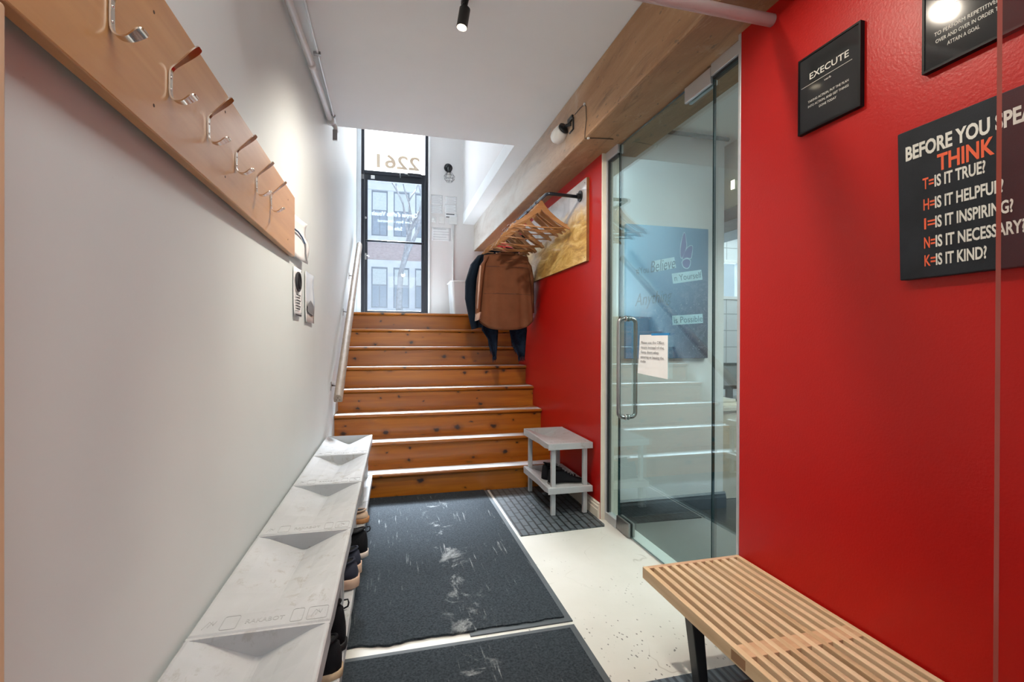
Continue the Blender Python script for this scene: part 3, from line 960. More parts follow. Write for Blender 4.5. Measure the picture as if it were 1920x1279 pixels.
for args in ((0.352, 0.510, 0.235, 0.070, rr), (0.350, 0.228, 0.24, 0.064, math.radians(4)), (0.21, 0.585, 0.17, 0.075, math.radians(12))):
    b = B()
    slab(*args)
    b.make('text_highlight', LBLUE, pst, world=False)
text_part('slogan', [('#You', 0.075, 0.565, 0.045, dict(rot=rr, width=0.095)), ('Believe', 0.175, 0.578, 0.078, dict(rot=math.radians(12), shear=0.5, width=0.20)),
                     ('n Yourself', 0.362, 0.527, 0.044, dict(rot=rr, width=0.215)), ('Anything', 0.065, 0.350, 0.085, dict(rot=rr, shear=0.5, width=0.29)),
                     ('is Possible', 0.358, 0.240, 0.044, dict(rot=math.radians(4), width=0.225))], DBLUE, pst, z=ZP + 0.0011, thick=0.0002)

# ------------------------------------------------------------------ mats
def floor_carpet(name, label, x0, x1, y0, y1, rim_sides):
    t = thing(name, label, 'mat', ((x0 + x1) / 2, (y0 + y1) / 2, 0))
    pile = B()
    i = 0.028
    a0 = x0 + (i if 'l' in rim_sides else 0)
    a1 = x1 - (i if 'r' in rim_sides else 0)
    c0 = y0 + (i if 'n' in rim_sides else 0)
    c1 = y1 - (i if 'f' in rim_sides else 0)
    n = 44
    base, top = [], []
    random.seed(3)
    for k in range(n + 1):
        x = a0 + (a1 - a0) * k / n
        wob = (random.uniform(-0.004, 0.004) + 0.012 * math.sin(k * 0.5) * (1 if k < 14 else 0.2)) if 'w' in rim_sides else 0
        base.append((x, c0 + wob))
    outline = base + [(a1, c1), (a0, c1)]
    pile.prism(outline, 'z', 0.003, 0.011)
    pile.make('carpet_pile', CARPET, t)
    r = B()
    if 'r' in rim_sides:
        r.box(a1, x1, y0, y1, 0, 0.005)
    if 'l' in rim_sides:
        r.box(x0, a0, y0, y1, 0, 0.005)
    if 'f' in rim_sides:
        r.box(a0, a1, c1, y1, 0, 0.005)
    if 'n' in rim_sides:
        r.box(a0 + (0.5 if 'w' in rim_sides else 0), a1, y0, c0 + (0.012 if 'w' in rim_sides else 0), 0, 0.005)
    r.make('rubber_border', MATRIM, t)
    return t
floor_carpet('floor_mat', 'large charcoal carpet mat with pale salt stains at the foot of the stairs', 0.25, 1.185, 1.895, 3.705, 'rnw')
floor_carpet('floor_mat', 'nearer charcoal carpet mat cut off by the lower edge of the photo', 0.22, 1.18, 0.25, 1.870, 'rfl')
tag(B().prism([(1.205, 2.79), (1.765, 2.81), (1.778, 2.84), (1.775, 3.705), (1.205, 3.705)], 'z', 0, 0.006).make('rubber_mat', BRICKRUB, bevel=0.002), 'grey rubber mat with a brick pattern under the small shoe rack by the stairs', 'mat')
RIBS, ntr, bsr, _ = new_mat('blue_grey_ribbed_rubber')
wv = nd(ntr, 'ShaderNodeTexWave', bands_direction='X')
wv.inputs['Scale'].default_value = 11
ntr.links.new(coords(ntr), wv.inputs['Vector'])
ntr.links.new(ramp(ntr, wv.outputs[1], [(0.2, (0.03, 0.04, 0.055)), (0.6, (0.085, 0.11, 0.14))]), bsr.inputs['Base Color'])
bsr.inputs['Roughness'].default_value = 0.5
bump(ntr, bsr, wv.outputs[1], 0.5, 0.004)
tag(B().box(1.24, 1.775, 0.2, 1.492, 0, 0.006).make('rubber_mat', RIBS, bevel=0.002), 'blue grey ribbed rubber mat under the slatted bench', 'mat')

# ------------------------------------------------------------------ shoe racks
def vee_tray(b_, w, l, zt, skirt):
    """drained tray: flush strip at the near end, V trough deepening to the far end; local x 0..w, y 0..l"""
    xs = [0, 0.004, 0.010, 0.045, 0.045 + (w / 2 - 0.045) * 0.5, w / 2 - 0.008, w / 2, w / 2 + 0.008]
    xs += [w - x for x in (xs[4], 0.045, 0.010, 0.004, 0)]
    def vee(x):
        e = min(x, w - x)
        if e <= 0.010:
            return 0.0
        if e < 0.045:
            return 0.18 * (e - 0.010) / 0.035
        return 0.18 + 0.82 * min(1, (e - 0.045) / (w / 2 - 0.045 - 0.006))
    ys = [0.0, 0.004, 0.078, 0.082, 0.20, 0.33, 0.46, l - 0.014]
    def dep(y):
        if y <= 0.078:
            return 0.0
        if y <= 0.082:
            return 0.004
        return 0.004 + 0.054 * (y - 0.082) / (l - 0.096)
    rows = []
    for y in ys:
        rows.append([(x, y, zt - dep(y) * (vee(x) if y > 0.082 else (1 if 0.01 < x < w - 0.01 else 0)) - (0.003 if (x in (0, w) or y == 0) else 0)) for x in xs])
    rows.append([(x, l - 0.012, zt) for x in xs])
    rows.append([(x, l, zt - 0.002) for x in xs])
    b_.loft(rows, close=False, caps=False)
    # skirt walls and underside
    def low(y):   # the lower edge of the long sides follows the tray
        return zt - skirt * (0.75 if y < 0.03 else (1.0 if y < 0.10 else 0.85 + 0.5 * (y - 0.1) / l))
    for sx_ in (0, w):
        b_.loft([[(sx_, y, zt - 0.003) for y in ys + [l]], [(sx_, y, low(y)) for y in ys + [l]]], close=False, caps=False)
    b_.loft([[(0, 0, zt - 0.003), (w, 0, zt - 0.003)], [(0, 0, zt - skirt), (w, 0, zt - skirt)]], close=False, caps=False)
    b_.loft([[(0, l, zt - 0.002), (w, l, zt - 0.002)], [(0, l, low(l)), (w, l, low(l))]], close=False, caps=False)


RWD, RLN = 0.318, 0.60
def make_rack():
    t = thing('shoe_rack', 'x', 'shoe rack', (0, 0, 0), 'grey plastic shoe racks with sloping tray tops')
    for nm, zt in (('upper_tray', 0.487), ('lower_tray', 0.192)):
        b_ = B()
        vee_tray(b_, RWD, RLN, zt, 0.042)
        o = b_.make(nm, RACK, t, world=False)
        if nm == 'upper_tray':
            up_ = o
    for x in (0.045, RWD - 0.045):
        for y in (0.035, RLN - 0.03):
            B().box(x - 0.015, x + 0.015, y - 0.015, y + 0.015, 0.0, 0.452).make('leg', RACK, t, world=False, bevel=0.004)
    text_part('embossed_lettering', [('RAKABOT', RWD / 2, 0.029, 0.018, dict(align='CENTER', width=0.088, bold=0.01))], RACKD, up_, z=0.4874, thick=0.0003)
    def rrect(x0, x1, y0, y1):
        b_ = B()
        r = 0.006
        pts = []
        for cx, cy, a0 in ((x1 - r, y1 - r, 0), (x0 + r, y1 - r, 90), (x0 + r, y0 + r, 180), (x1 - r, y0 + r, 270)):
            for k in range(4):
                a = math.radians(a0 + 30 * k)
                pts.append((cx + r * math.cos(a), cy + r * math.sin(a), 0.4872))
        b_.tube(pts, 0.0009, 5, closed=True)
        b_.make('engraved_outline', RACKD, up_, world=False)
    rrect(0.062, 0.098, 0.012, 0.070)
    rrect(RWD - 0.098, RWD - 0.070, 0.012, 0.070)
    rrect(RWD - 0.060, RWD - 0.012, 0.012, 0.070)
    for x0 in (0.022, RWD - 0.050):
        b_ = B()
        for k in range(3):
            b_.tube([(x0 + 0.010 * k, 0.025 + 0.006 * k, 0.4872), (x0 + 0.008 + 0.008 * k, 0.055, 0.4872), (x0 + 0.02, 0.040, 0.4872)], 0.0008, 5)
        b_.make('engraved_icon', RACKD, up_, world=False)
    return t
rack0 = make_rack()
rack_labels = ['nearest grey shoe rack by the left wall, cut off by the lower photo edge',
               'second grey shoe rack from the camera along the left wall, brown grime on its tray',
               'third grey shoe rack from the camera along the left wall',
               'fourth grey shoe rack from the camera along the left wall',
               'farthest grey shoe rack along the left wall, touching the stairs']
for i in range(5):
    y0 = 0.677 + i * 0.602
    r_ = copy_tree(rack0)
    r_.matrix_world = Matrix.Translation((wl(y0 + 0.3) + 0.008, y0, 0)) @ Matrix.Rotation(math.radians(-0.7), 4, 'Z')
    r_['label'] = rack_labels[i]
rack0.matrix_world = Matrix.Translation((1.462, 3.03, 0.0065))
rack0['label'] = 'small grey shoe rack standing alone against the red wall by the stairs'

# ------------------------------------------------------------------ shoes
def shoe(name, label, loc, rotz, L=0.29, upper=None, sole=None, high=0.10, sole_h=0.028, lace=True, slip=False, loop=False, group=None, tilt=0.0, lining=None, wide=1.0):
    M = Matrix.Translation(loc) @ Matrix.Rotation(rotz, 4, 'Z') @ Matrix.Rotation(tilt, 4, 'Y')
    t = thing(name, label, 'shoe', mat=M, group=group)
    upper = upper or BLACKF
    sole = sole or RUBBER
    lining = lining or RUBBER
    S = [0, .03, .09, .18, .3, .42, .55, .68, .8, .9, .96, 1.0]
    HW = [.012, .024, .033, .036, .034, .035, .041, .047, .047, .040, .028, .010]
    TOP = [high * .62, high * .93, high, high * .90, high * .86, high * .86, high * .70, high * .55, .054, .047, .038, .018]
    n = 18
    # sole
    rings = []
    for s_, w in zip(S, HW):
        w = (w + 0.004) * wide
        lift = 0.010 * max(0, (s_ - .75) / .25) ** 2 + 0.004 * max(0, (.1 - s_) / .1)
        rings.append([((s_) * (L + 0.008) - 0.004, w * math.copysign(abs(math.cos(a)) ** .4, math.cos(a)), lift + (sole_h - lift) * (0.5 + 0.5 * math.copysign(abs(math.sin(a)) ** .3, math.sin(a)))) for a in [2 * PI * k / n for k in range(n)]])
    B().loft(rings).make('sole', sole, t, smooth=True, world=False)
    # upper with an opening from heel to instep
    rings = []
    for s_, w, h in zip(S, HW, TOP):
        w *= wide
        h = max(h, sole_h + 0.012)
        ring = []
        for k in range(n + 1):
            a = PI * k / n
            ring.append((s_ * L, w * math.copysign(abs(math.cos(a)) ** .65, math.cos(a)) * (1 - 0.30 * math.sin(a) ** 2), sole_h - 0.004 + (h - sole_h) * math.sin(a) ** .7))
        rings.append(ring)
    up_o = B().loft(rings, close=True).make('upper', upper, t, smooth=True, world=False)
    # collar and dark mouth
    col_pts = []
    for k in range(20):
        a = 2 * PI * k / 20
        col_pts.append((L * .205 + L * .150 * math.cos(a), 0.023 * wide * math.sin(a), high * (0.90 + 0.06 * math.cos(a) ** 2 - 0.035 * math.cos(a)) + 0.005))
    B().tube(col_pts, 0.0048, 8, closed=True).make('collar', upper, up_o, smooth=True, world=False)
    b_ = B()
    b_._add([(x, y * .85, z + 0.001) for x, y, z in col_pts], [tuple(range(20))])
    b_.make('lining', RUBBER, up_o, world=False)
    if lace:
        b_ = B()
        for j in range(4):
            s_ = .43 + .075 * j
            zt = high * (.86 - .10 * j) if j < 3 else high * .58
            w = 0.020 - .001 * j
            b_.tube([(s_ * L, -w, zt - 0.006), (s_ * L + 0.008, 0, zt + 0.004), (s_ * L, w, zt - 0.006)], 0.0026, 6)
        b_.tube([(L * .42, 0, high * .88), (L * .40, .018, high * .95), (L * .44, .034, high * .86), (L * .45, 0.012, high * .88)], 0.002, 6)
        b_.make('laces', lining if lining is not LGREY else LGREY, t, smooth=True, world=False)
    if loop:
        B().tube([(0.004, 0, high * .86), (-0.008, 0, high * .90), (-0.011, 0, high * .98), (-0.008, 0, high * 1.05), (0.004, 0, high * 1.04)], [0.0028] * 5, 6).make('heel_loop', upper, t, smooth=True, world=False)
    return t
DGREY = pm('dark_grey_sole', (0.075, 0.072, 0.066), 0.5)
TANSOLE = pm('tan_pink_sole', (0.58, 0.40, 0.29), 0.6)
WSOLE = pm('off_white_sole', (0.58, 0.50, 0.44), 0.6)
NAVYF = pm('navy_shoe_canvas', (0.015, 0.018, 0.035), 0.8)
TAN = pm('tan_leather', (0.45, 0.20, 0.07), 0.45)
BEIGE = pm('beige_strap_leather', (0.52, 0.36, 0.25), 0.6)
LGREY = pm('pale_grey_lace', (0.25, 0.25, 0.25), 0.7)
zl = 0.172
shoe('sneaker', 'nearer black sneaker on the lower tray of the small rack by the stairs', (1.500, 3.145, zl + 0.0065), math.radians(-2), 0.268, high=0.125, sole=DGREY, lining=LGREY)
shoe('sneaker', 'farther black sneaker behind its mate on the small rack by the stairs', (1.495, 3.265, zl - 0.006), math.radians(7), 0.268, high=0.140, sole=DGREY, lining=LGREY)
shoe('sandal', 'tan soled beige sandal on the lower tray of the third left rack', (0.326, 2.735, zl + 0.018), math.radians(170), 0.25, upper=BEIGE, sole=TAN, high=0.065, sole_h=0.03, lace=False)
shoe('slip_on_shoe', 'black shoe with an off white sole and heel tab on the left racks', (0.340, 2.305, zl + 0.022), math.radians(183), 0.27, upper=BLACKF, sole=WSOLE, high=0.125, loop=True)
shoe('canvas_shoe', 'nearer navy canvas shoe with thick tan sole on the left racks', (0.314, 2.035, zl + 0.02), math.radians(177), 0.26, upper=NAVYF, sole=TANSOLE, high=0.105, sole_h=0.045, wide=1.05)
shoe('canvas_shoe', 'farther navy canvas shoe with thick tan sole, beside its mate on the left racks', (0.318, 2.155, zl + 0.018), math.radians(183), 0.26, upper=NAVYF, sole=TANSOLE, high=0.105, sole_h=0.045, wide=1.0)
shoe('ankle_boot', 'black boot with a pull loop on the lower tray of the second left rack', (0.296, 1.640, zl + 0.015), math.radians(172), 0.27, upper=BLACKF, sole=RUBBER, high=0.15, loop=True, lining=LGREY)
shoe('ankle_boot', 'black boot with a brown smeared pale sole at the lower edge of the photo', (0.296, 1.520, zl + 0.012), math.radians(180), 0.26, upper=BLACKF, sole=pm('dirty_pale_sole', (0.40, 0.30, 0.19), 0.6, var=0.3, scale=20), high=0.112, lining=LGREY)
tag(B().tube([(0.300, 1.50, 0.014), (0.33, 1.515, 0.0155), (0.352, 1.53, 0.015)], 0.003, 8).make('shoelace', BLACKM, smooth=True), 'loose end of a black shoelace lying on the near carpet mat', 'shoelace')

# ------------------------------------------------------------------ slatted bench
bn = thing('slatted_bench', 'pale wooden slatted bench on black legs along the near red wall', 'bench', (1.575, 0.9, 0))
bx0, bx1, by0, by1, bz = 1.362, 1.785, 0.42, 1.635, 0.331
nsl = 12
sw = 0.0185
pitch = (bx1 - bx0 - sw) / (nsl - 1)
for i in range(nsl):
    x = bx0 + i * pitch
    B().box(x, x + sw, by0 + (0.0 if i in (0, nsl - 1) else 0.0185), by1 - (0.0 if i in (0, nsl - 1) else 0.0185), bz - 0.042, bz).make('slat', ASH, bn, bevel=0.0012)
for y0, y1 in ((by1 - 0.0185, by1), (by0, by0 + 0.0185)):
    B().box(bx0 + sw, bx1 - sw, y0, y1, bz - 0.042, bz - 0.0004).make('end_rail', ASHX, bn, bevel=0.001)
for y0, y1 in ((1.095, 1.150), (0.585, 0.64)):
    for i in range(nsl - 1):
        x = bx0 + i * pitch + sw
        B().box(x, x + pitch - sw, y0, y1, bz - 0.042, bz - 0.0012).make('spacer_block', ASHX, bn)
    B().box(bx0 - 0.0006, bx0 + 0.002, y0, y1, bz - 0.036, bz - 0.008).make('joint_plug', pm('dark_ash_plug', (0.30, 0.16, 0.08), 0.5), bn)
for yc in (1.375, 0.56):
    for s_, xa, xb in ((1, 1.378, 1.418), (-1, 1.772, 1.732)):
        lo = [(xb, yc - 0.022, 0.006), (xb + s_ * 0.030, yc - 0.022, 0.006), (xb + s_ * 0.030, yc + 0.022, 0.006), (xb, yc + 0.022, 0.006)]
        hi = [(xa, yc - 0.022, bz - 0.042), (xa + s_ * 0.042, yc - 0.022, bz - 0.042), (xa + s_ * 0.042, yc + 0.022, bz - 0.042), (xa, yc + 0.022, bz - 0.042)]
        B().hexa(lo, hi).make('leg', BLACKL, bn, bevel=0.003)
    B().box(1.42, 1.73, yc - 0.022, yc + 0.022, bz - 0.065, bz - 0.043).box(1.44, 1.71, yc - 0.018, yc + 0.018, 0.006, 0.026).make('leg_brace', BLACKL, bn, bevel=0.003)

# ------------------------------------------------------------------ coat hook rail on the left wall
rail = thing('coat_rail', 'long varnished wooden coat rail with six metal hooks on the left wall', 'coat rack', (0, 1.4, 1.71))
RB0, RB1 = 1.575, 1.855
B().box(-0.022, 0.0, 0.30, 2.462, RB0, RB1).make('board', MAPLE, rail, bevel=0.0025)
for ya, yb in ((0.5, 0.56), (2.2, 2.26)):
    B().box(wl(ya) + 0.001, -0.022, ya, yb, 1.62, 1.80).make('spacer', MAPLE, rail)
SCREW = pm('dark_screw_hole', (0.05, 0.025, 0.012), 0.6)
for y in (0.62, 1.045, 1.455, 2.30):
    for z in (1.625, 1.80):
        B().cyl((-0.002, y, z), (0.0006, y, z), 0.0032, 10).make('screw', SCREW, rail)
BRONZE = pm('polished_hook_metal', (0.66, 0.58, 0.50), 0.13, 1.0, var=0.02)
def hook(y):
    # strip profile (x out, z) with half width along y
    path = [(0.0555, 1.7685, .006), (0.053, 1.766, .0095), (0.044, 1.757, .0105), (0.030, 1.743, .0075), (0.014, 1.728, .005), (0.006, 1.720, .005), (0.003, 1.712, .005),
            (0.003, 1.690, .0055), (0.003, 1.668, .0055), (0.007, 1.659, .0055), (0.016, 1.654, .0065), (0.026, 1.655, .008), (0.034, 1.660, .0105), (0.041, 1.666, .012), (0.047, 1.669, .011), (0.050, 1.669, .007)]
    b_ = B()
    rings = []
    th = 0.0013
    path = [(x, z + 0.010, w * 1.12) for x, z, w in path]
    for _ in range(2):
        q = [path[0]]
        for p0, p1 in zip(path, path[1:]):
            q.append(tuple(.75 * i + .25 * j for i, j in zip(p0, p1)))
            q.append(tuple(.25 * i + .75 * j for i, j in zip(p0, p1)))
        path = q + [path[-1]]
    for i, (x, z, w) in enumerate(path):
        a = path[max(0, i - 1)]
        c_2 = path[min(len(path) - 1, i + 1)]
        tx, tz = c_2[0] - a[0], c_2[1] - a[1]
        l_ = math.hypot(tx, tz)
        nx, nz = -tz / l_ * th, tx / l_ * th
        rings.append([(x + nx, y - w, z + nz), (x + nx, y + w, z + nz), (x - nx, y + w, z - nz), (x - nx, y - w, z - nz)])
    b_.loft(rings)
    return b_
for y in (0.897, 1.110, 1.322, 1.544, 1.762, 1.970):
    hk = hook(y).make('hook', BRONZE, rail, smooth=False)
    B().ball((0.0045, y, 1.712), 0.0032, .5, 1, 1, 8).ball((0.0045, y, 1.688), 0.0032, .5, 1, 1, 8).make('screw', CHROME, hk, smooth=True)

# ------------------------------------------------------------------ notices on the left wall
def wall_sheet(name, label, y0, y1, z0, z1, curl, mat_=PAPER, cat='notice'):
    t = thing(name, label, cat, mat=frame((wl((y0 + y1) / 2) + 0.003, y0, z0), (0.0125, 1, 0), (0, 0, 1)))
    w, h_ = y1 - y0, z1 - z0
    rows = []
    for j in range(9):
        v_ = j / 8
        rows.append([(w * i / 8, h_ * v_, 0.001 + curl * ((i / 8) ** 3 * (0.4 + 0.6 * math.sin(4 * v_) ** 2) + 0.4 * (1 - v_) ** 4)) for i in range(9)])
    B().loft(rows, close=False, caps=False).make('sheet', mat_, t, smooth=True, world=False, thick=0.0006)
    return t, w, h_
t, w, h_ = wall_sheet('picture_sheet', 'curling white sheet with a blue stroke at the far end of the coat rail', 2.466, 2.76, 1.585, 1.80, 0.035)
B().tube([(0.02, .13, .010), (.12, .135, .012), (.20, .125, .016), (.235, .10, .024)], 0.004, 6).make('blue_stroke', pm('blue_marker', (0.03, 0.09, 0.18), 0.6), t, world=False)
B().tube([(.236, .10, .026), (.243, .05, .026), (.25, .01, .03)], 0.004, 6).make('grey_shade_stroke', GREYINK, t, world=False)
t, w, h_ = wall_sheet('rule_notice', 'white notice with a black circle symbol below the coat rail end', 2.535, 2.70, 1.30, 1.545, 0.010)
ci = [(w / 2 + .055 * math.cos(2 * PI * k / 28), .175 + .045 * math.sin(2 * PI * k / 28), .010) for k in range(28)]
B().tube(ci, 0.006, 6, closed=True).tube([(w / 2 - .035, .205, .010), (w / 2 + .035, .145, .010)], 0.006, 6).make('prohibition_symbol', INK, t, world=False)
b = B()
for k in range(6):
    b.box(.03, w - .03 - (0.02 if k % 2 else 0), .105 - k * .014, .110 - k * .014, .0095, .0105)
b.box(.01, w - .01, 0.004, 0.010, .0105, .0115)
b.make('text_lines', INK, t, world=False)
t, w, h_ = wall_sheet('picture_sheet', 'glossy white picture sheet right of the circle notice on the left wall', 2.85, 3.09, 1.28, 1.565, 0.012, pm('glossy_sleeve', (0.74, 0.74, 0.73), 0.15))
poly_b = B()
poly_b._add([(.03, .06, .010), (w - .03, .04, .0145), (w - .03, .10, .0145), (.12, .13, .011), (.03, .10, .010)], [(0, 1, 2, 3, 4)])
poly_b.make('grey_picture', GREYINK, t, world=False)

# ------------------------------------------------------------------ handrail
hr = thing('handrail', 'worn wooden handrail on metal brackets along the left stair wall', 'handrail', (0.05, 4.9, 1.5))
A = Vector((0.066, 3.83, 0.735))
Bv = Vector((0.092, 6.10, 2.325))
dirv = (Bv - A).normalized()
side = Vector((1, 0, 0)) - dirv * dirv.x
side.normalize()
nrm = side.cross(dirv)
pf = []
for k in range(12):
    a = PI * k / 11
    pf.append((0.031 * math.cos(a), 0.006 + 0.034 * math.sin(a)))
pf += [(-0.031, -0.024), (-0.025, -0.030), (0.025, -0.030), (0.031, -0.024)]
rings = [[tuple(P + side * p[0] + nrm * p[1]) for p in pf] for P in (A, A.lerp(Bv, .33), A.lerp(Bv, .66), Bv)]
B().loft(rings).make('rail', RAILW, hr, bevel=0.002)
for y, dz in ((4.02, 0), (4.92, 0), (5.53, 0)):
    P = A + dirv * ((y - A.y) / dirv.y)
    wx = wl(y)
    hb = B().tube([(wx + 0.006, y, P.z - 0.045), (wx + 0.04, y, P.z - 0.05), (P.x - 0.004, y, P.z - 0.026)], 0.006, 8).make('bracket', STEEL, hr, smooth=True)
    B().box(wx - 0.001, wx + 0.005, y - 0.014, y + 0.014, P.z - 0.085, P.z - 0.015).make('bracket_plate', STEEL, hb, bevel=0.001)
b = B()
for dx, dz in ((0.012, -0.008), (-0.012, -0.008), (0.0, 0.012)):
    P = A - dirv * 0.0005 + side * dx + nrm * dz
    b.cyl(P, P + dirv * 0.002, 0.0045, 10)
b.make('end_hole', SCREW, hr)

# ------------------------------------------------------------------ pipes along the left ceiling corner
PIPEW = pm('white_painted_pipe', (0.70, 0.69, 0.67), 0.45, var=0.04)
pp = thing('sprinkler_pipe', 'white painted pipe running along the left wall under the ceiling', 'pipe', (0.0, 2.5, 2.7))
pts = [(-0.022, 0.4, 2.50), (0.000, 2.20, 2.662), (0.012, 2.88, 2.716), (0.024, 3.66, 2.752)]
B().tube(pts, 0.018, 14).make('pipe_run', PIPEW, pp, smooth=True)
B().tube([(0.011, 2.86, 2.7145), (0.0125, 2.90, 2.7175)], 0.022, 14).make('coupling', PIPEW, pp, smooth=True)
B().tube([(0.024, 3.63, 2.750), (0.026, 3.70, 2.754)], 0.027, 14).tube([(0.027, 3.70, 2.754), (0.05, 3.73, 2.74), (0.058, 3.74, 2.70)], 0.016, 10).make('end_fitting', PIPEW, pp, smooth=True)
B().box(0.035, 0.068, 3.715, 3.735, 2.635, 2.712).make('hanging_bracket', STEEL, pp, bevel=0.002)
cd = thing('thin_conduit', 'thin white conduit clipped along the ceiling corner above the pipe', 'conduit', (0.04, 2.8, 2.78))
B().tube([(0.035, 0.4, 2.782), (0.048, 3.81, 2.782)], 0.007, 8).make('conduit_run', PIPEW, cd, smooth=True)
for y in (1.2, 2.88, 3.66):
    B().box(0.022, 0.060, y - 0.010, y + 0.010, 2.772, 2.7895).make('clip', STEEL, cd, bevel=0.002)

# pipe across the hall at upper right
pr = thing('ceiling_pipe', 'pale pink white pipe crossing below the beam into the near red wall', 'pipe', (1.5, 1.48, 2.36))
B().cyl((0.0, 1.48, 2.366), (1.794, 1.48, 2.366), 0.0215, 24).make('pipe_run', pm('pinkish_white_pipe', (0.68, 0.62, 0.60), 0.45, var=0.03), pr, smooth=True)

# ------------------------------------------------------------------ track light
SPOTB = pm('black_spotlight_paint', (0.012, 0.012, 0.012), 0.45)
tr = tag(B().box(0.757, 0.789, -2.2, 2.27, 2.768, 2.7895).make('lighting_track', SPOTB, bevel=0.002), 'black lighting track on the hall ceiling carrying the spotlights', 'track')
def spot(label, x, y, aim):
    a = Vector(aim).normalized()
    P = Vector((x, y, 2.742))
    t = thing('spotlight', label, 'spotlight', (x, y, 2.768), 'black spotlights on the ceiling track')
    top = P
    bot = P + a * 0.094
    B().tube([top, bot], 0.0255, 24).make('lamp_head', SPOTB, t, smooth=False, bevel=0.002)
    B().tube([bot + a * 0.0003, bot + a * 0.002], 0.0225, 24).make('lens', emit('spotlight_lens_glow', (1.0, 0.85, 0.62), 7), t)
    B().tube([(x + 0.004, y, 2.768), (x + 0.004, y, 2.747), P - a * 0.006, P + a * 0.01], 0.006, 10).make('swivel_stem', SPOTB, t, smooth=True)
    B().ball((x - 0.006, y, 2.756), 0.010, seg=12).make('swivel_joint', SPOTB, t, smooth=True)
    return t
spot('black cylinder spotlight hanging from the ceiling at the top of the photo', 0.774, 2.25, (-0.16, -0.04, -1))
spot('nearer black spotlight on the same track, mirrored in the framed posters', 0.774, 1.62, (0.05, -0.3, -1))

# ------------------------------------------------------------------ sensor and cable on the beam
XB = 1.588
ms = thing('motion_sensor', 'white domed motion sensor clipped to the side of the beam', 'sensor', (1.56, 3.08, 2.58))
body = []
Ps = Vector((1.545, 3.08, 2.575))
ax = Vector((-0.25, 0.80, -0.35)).normalized()
for s_, r_ in ((-0.050, 0.034), (-0.046, 0.044), (-0.01, 0.050), (0.02, 0.049), (0.042, 0.041), (0.056, 0.026), (0.062, 0.006)):
    body.append((Ps + ax * s_, r_))
B().tube([p for p, r_ in body], [r_ for p, r_ in body], 20).make('dome', PLASTICW, ms, smooth=True)
sp_ = Ps - ax * 0.06
B().tube([sp_ + ax * 0.004, sp_ - ax * 0.006], 0.040, 18).make('black_rim', BLACKM, ms, smooth=True)
B().tube([sp_, (1.565, 2.985, 2.60), (1.586, 2.96, 2.60)], 0.011, 8).box(1.575, XB - 0.001, 2.92, 3.0, 2.615, 2.645).make('clip_bracket', BLACKM, ms)
B().tube([(1.579, 2.945, 2.625), (1.577, 2.90, 2.615), (1.579, 2.905, 2.545), (1.572, 2.95, 2.535)], 0.006, 8).make('cable_loop', BLACKM, ms, smooth=True)
cb = thing('sensor_cable', 'thin dark cable stapled along the beam from sensor to glass corner', 'cable', (XB, 2.73, 2.5))
B().tube([(XB - 0.004, 2.89, 2.632), (XB - 0.004, 2.80, 2.632), (XB - 0.004, 2.735, 2.625), (XB - 0.004, 2.712, 2.60), (XB - 0.004, 2.705, 2.52), (XB - 0.004, 2.725, 2.45),
          (XB - 0.001, 2.735, 2.417), (1.65, 2.715, 2.4165), (1.76, 2.70, 2.4165)], 0.0024, 8).make('cable', pm('dark_brown_cable', (0.05, 0.035, 0.025), 0.5), cb, smooth=True)
B().box(XB - 0.009, XB, 2.728, 2.742, 2.619, 2.632).box(1.600, 1.612, 2.718, 2.732, 2.411, 2.42).make('cable_staple', PLASTICW, cb)

# ------------------------------------------------------------------ panel, clothes rod and hangers
PY0, PY1 = 3.14, 4.80
pn = thing('wall_panel', 'varnished silver and gold wooden panel behind the clothes rod on the red wall', 'panel', mat=frame((RW, PY1, 1.742), (0, -1, 0), (0, 0, 1)))
B().box(0, PY1 - PY0, 0, 0.588, 0, 0.020).make('backing_board', wood('panel_edge_wood', (0.20, 0.085, 0.03), (0.34, 0.15, 0.05), 'X', 12, 0.5), pn, world=False)
o = B().box(0.001, PY1 - PY0 - 0.001, 0.001, 0.587, 0.020, 0.0215).make('printed_face', art_mat(), pn, world=False)
b = B()
for x in (0.03, PY1 - PY0 - 0.03):
    for y in (0.03, 0.558):
        b.cyl((x, y, 0.0215), (x, y, 0.0225), 0.004, 10)
b.make('panel_screw', SCREW, pn, world=False)
RX, RZ = 1.520, 2.225
XF = RW - 0.0215
rod = thing('clothes_rod', 'black pipe clothes rod with flanges on the panelled red wall', 'clothes rail', (RX, 3.9, RZ))
pts = [(XF - 0.004, 3.245, RZ - 0.006)]
for a in range(0, 91, 18):
    t_a = math.radians(a)
    pts.append((RX + 0.03 - 0.03 * math.sin(t_a), 3.245 + 0.03 - 0.03 * math.cos(t_a), RZ))
pts += [(RX, 4.62, RZ)]
for a in range(0, 91, 18):
    t_a = math.radians(a)
    pts.append((RX + 0.03 - 0.03 * math.cos(t_a), 4.62 + 0.03 * math.sin(t_a), RZ))
pts.append((XF - 0.004, 4.65, RZ))
B().tube(pts, 0.0125, 14).make('pipe', pm('blackened_steel_pipe', (0.03, 0.035, 0.045), 0.28, 0.7), rod, smooth=True)
for y in (3.245, 4.65):
    B().cyl((XF - 0.001, y, RZ), (XF - 0.010, y, RZ), 0.040, 24).cyl((XF - 0.008, y, RZ), (XF - 0.030, y, RZ), 0.019, 20).make('flange', BLACKM, rod, smooth=False)
B().tube([(RX, 3.48, RZ), (RX, 3.51, RZ)], 0.0145, 14).tube([(RX, 3.72, RZ), (RX, 3.75, RZ)], 0.0145, 14).tube([(RX, 3.98, RZ), (RX, 4.01, RZ)], 0.0145, 14).make('collar_ring', BLACKM, rod, smooth=True)

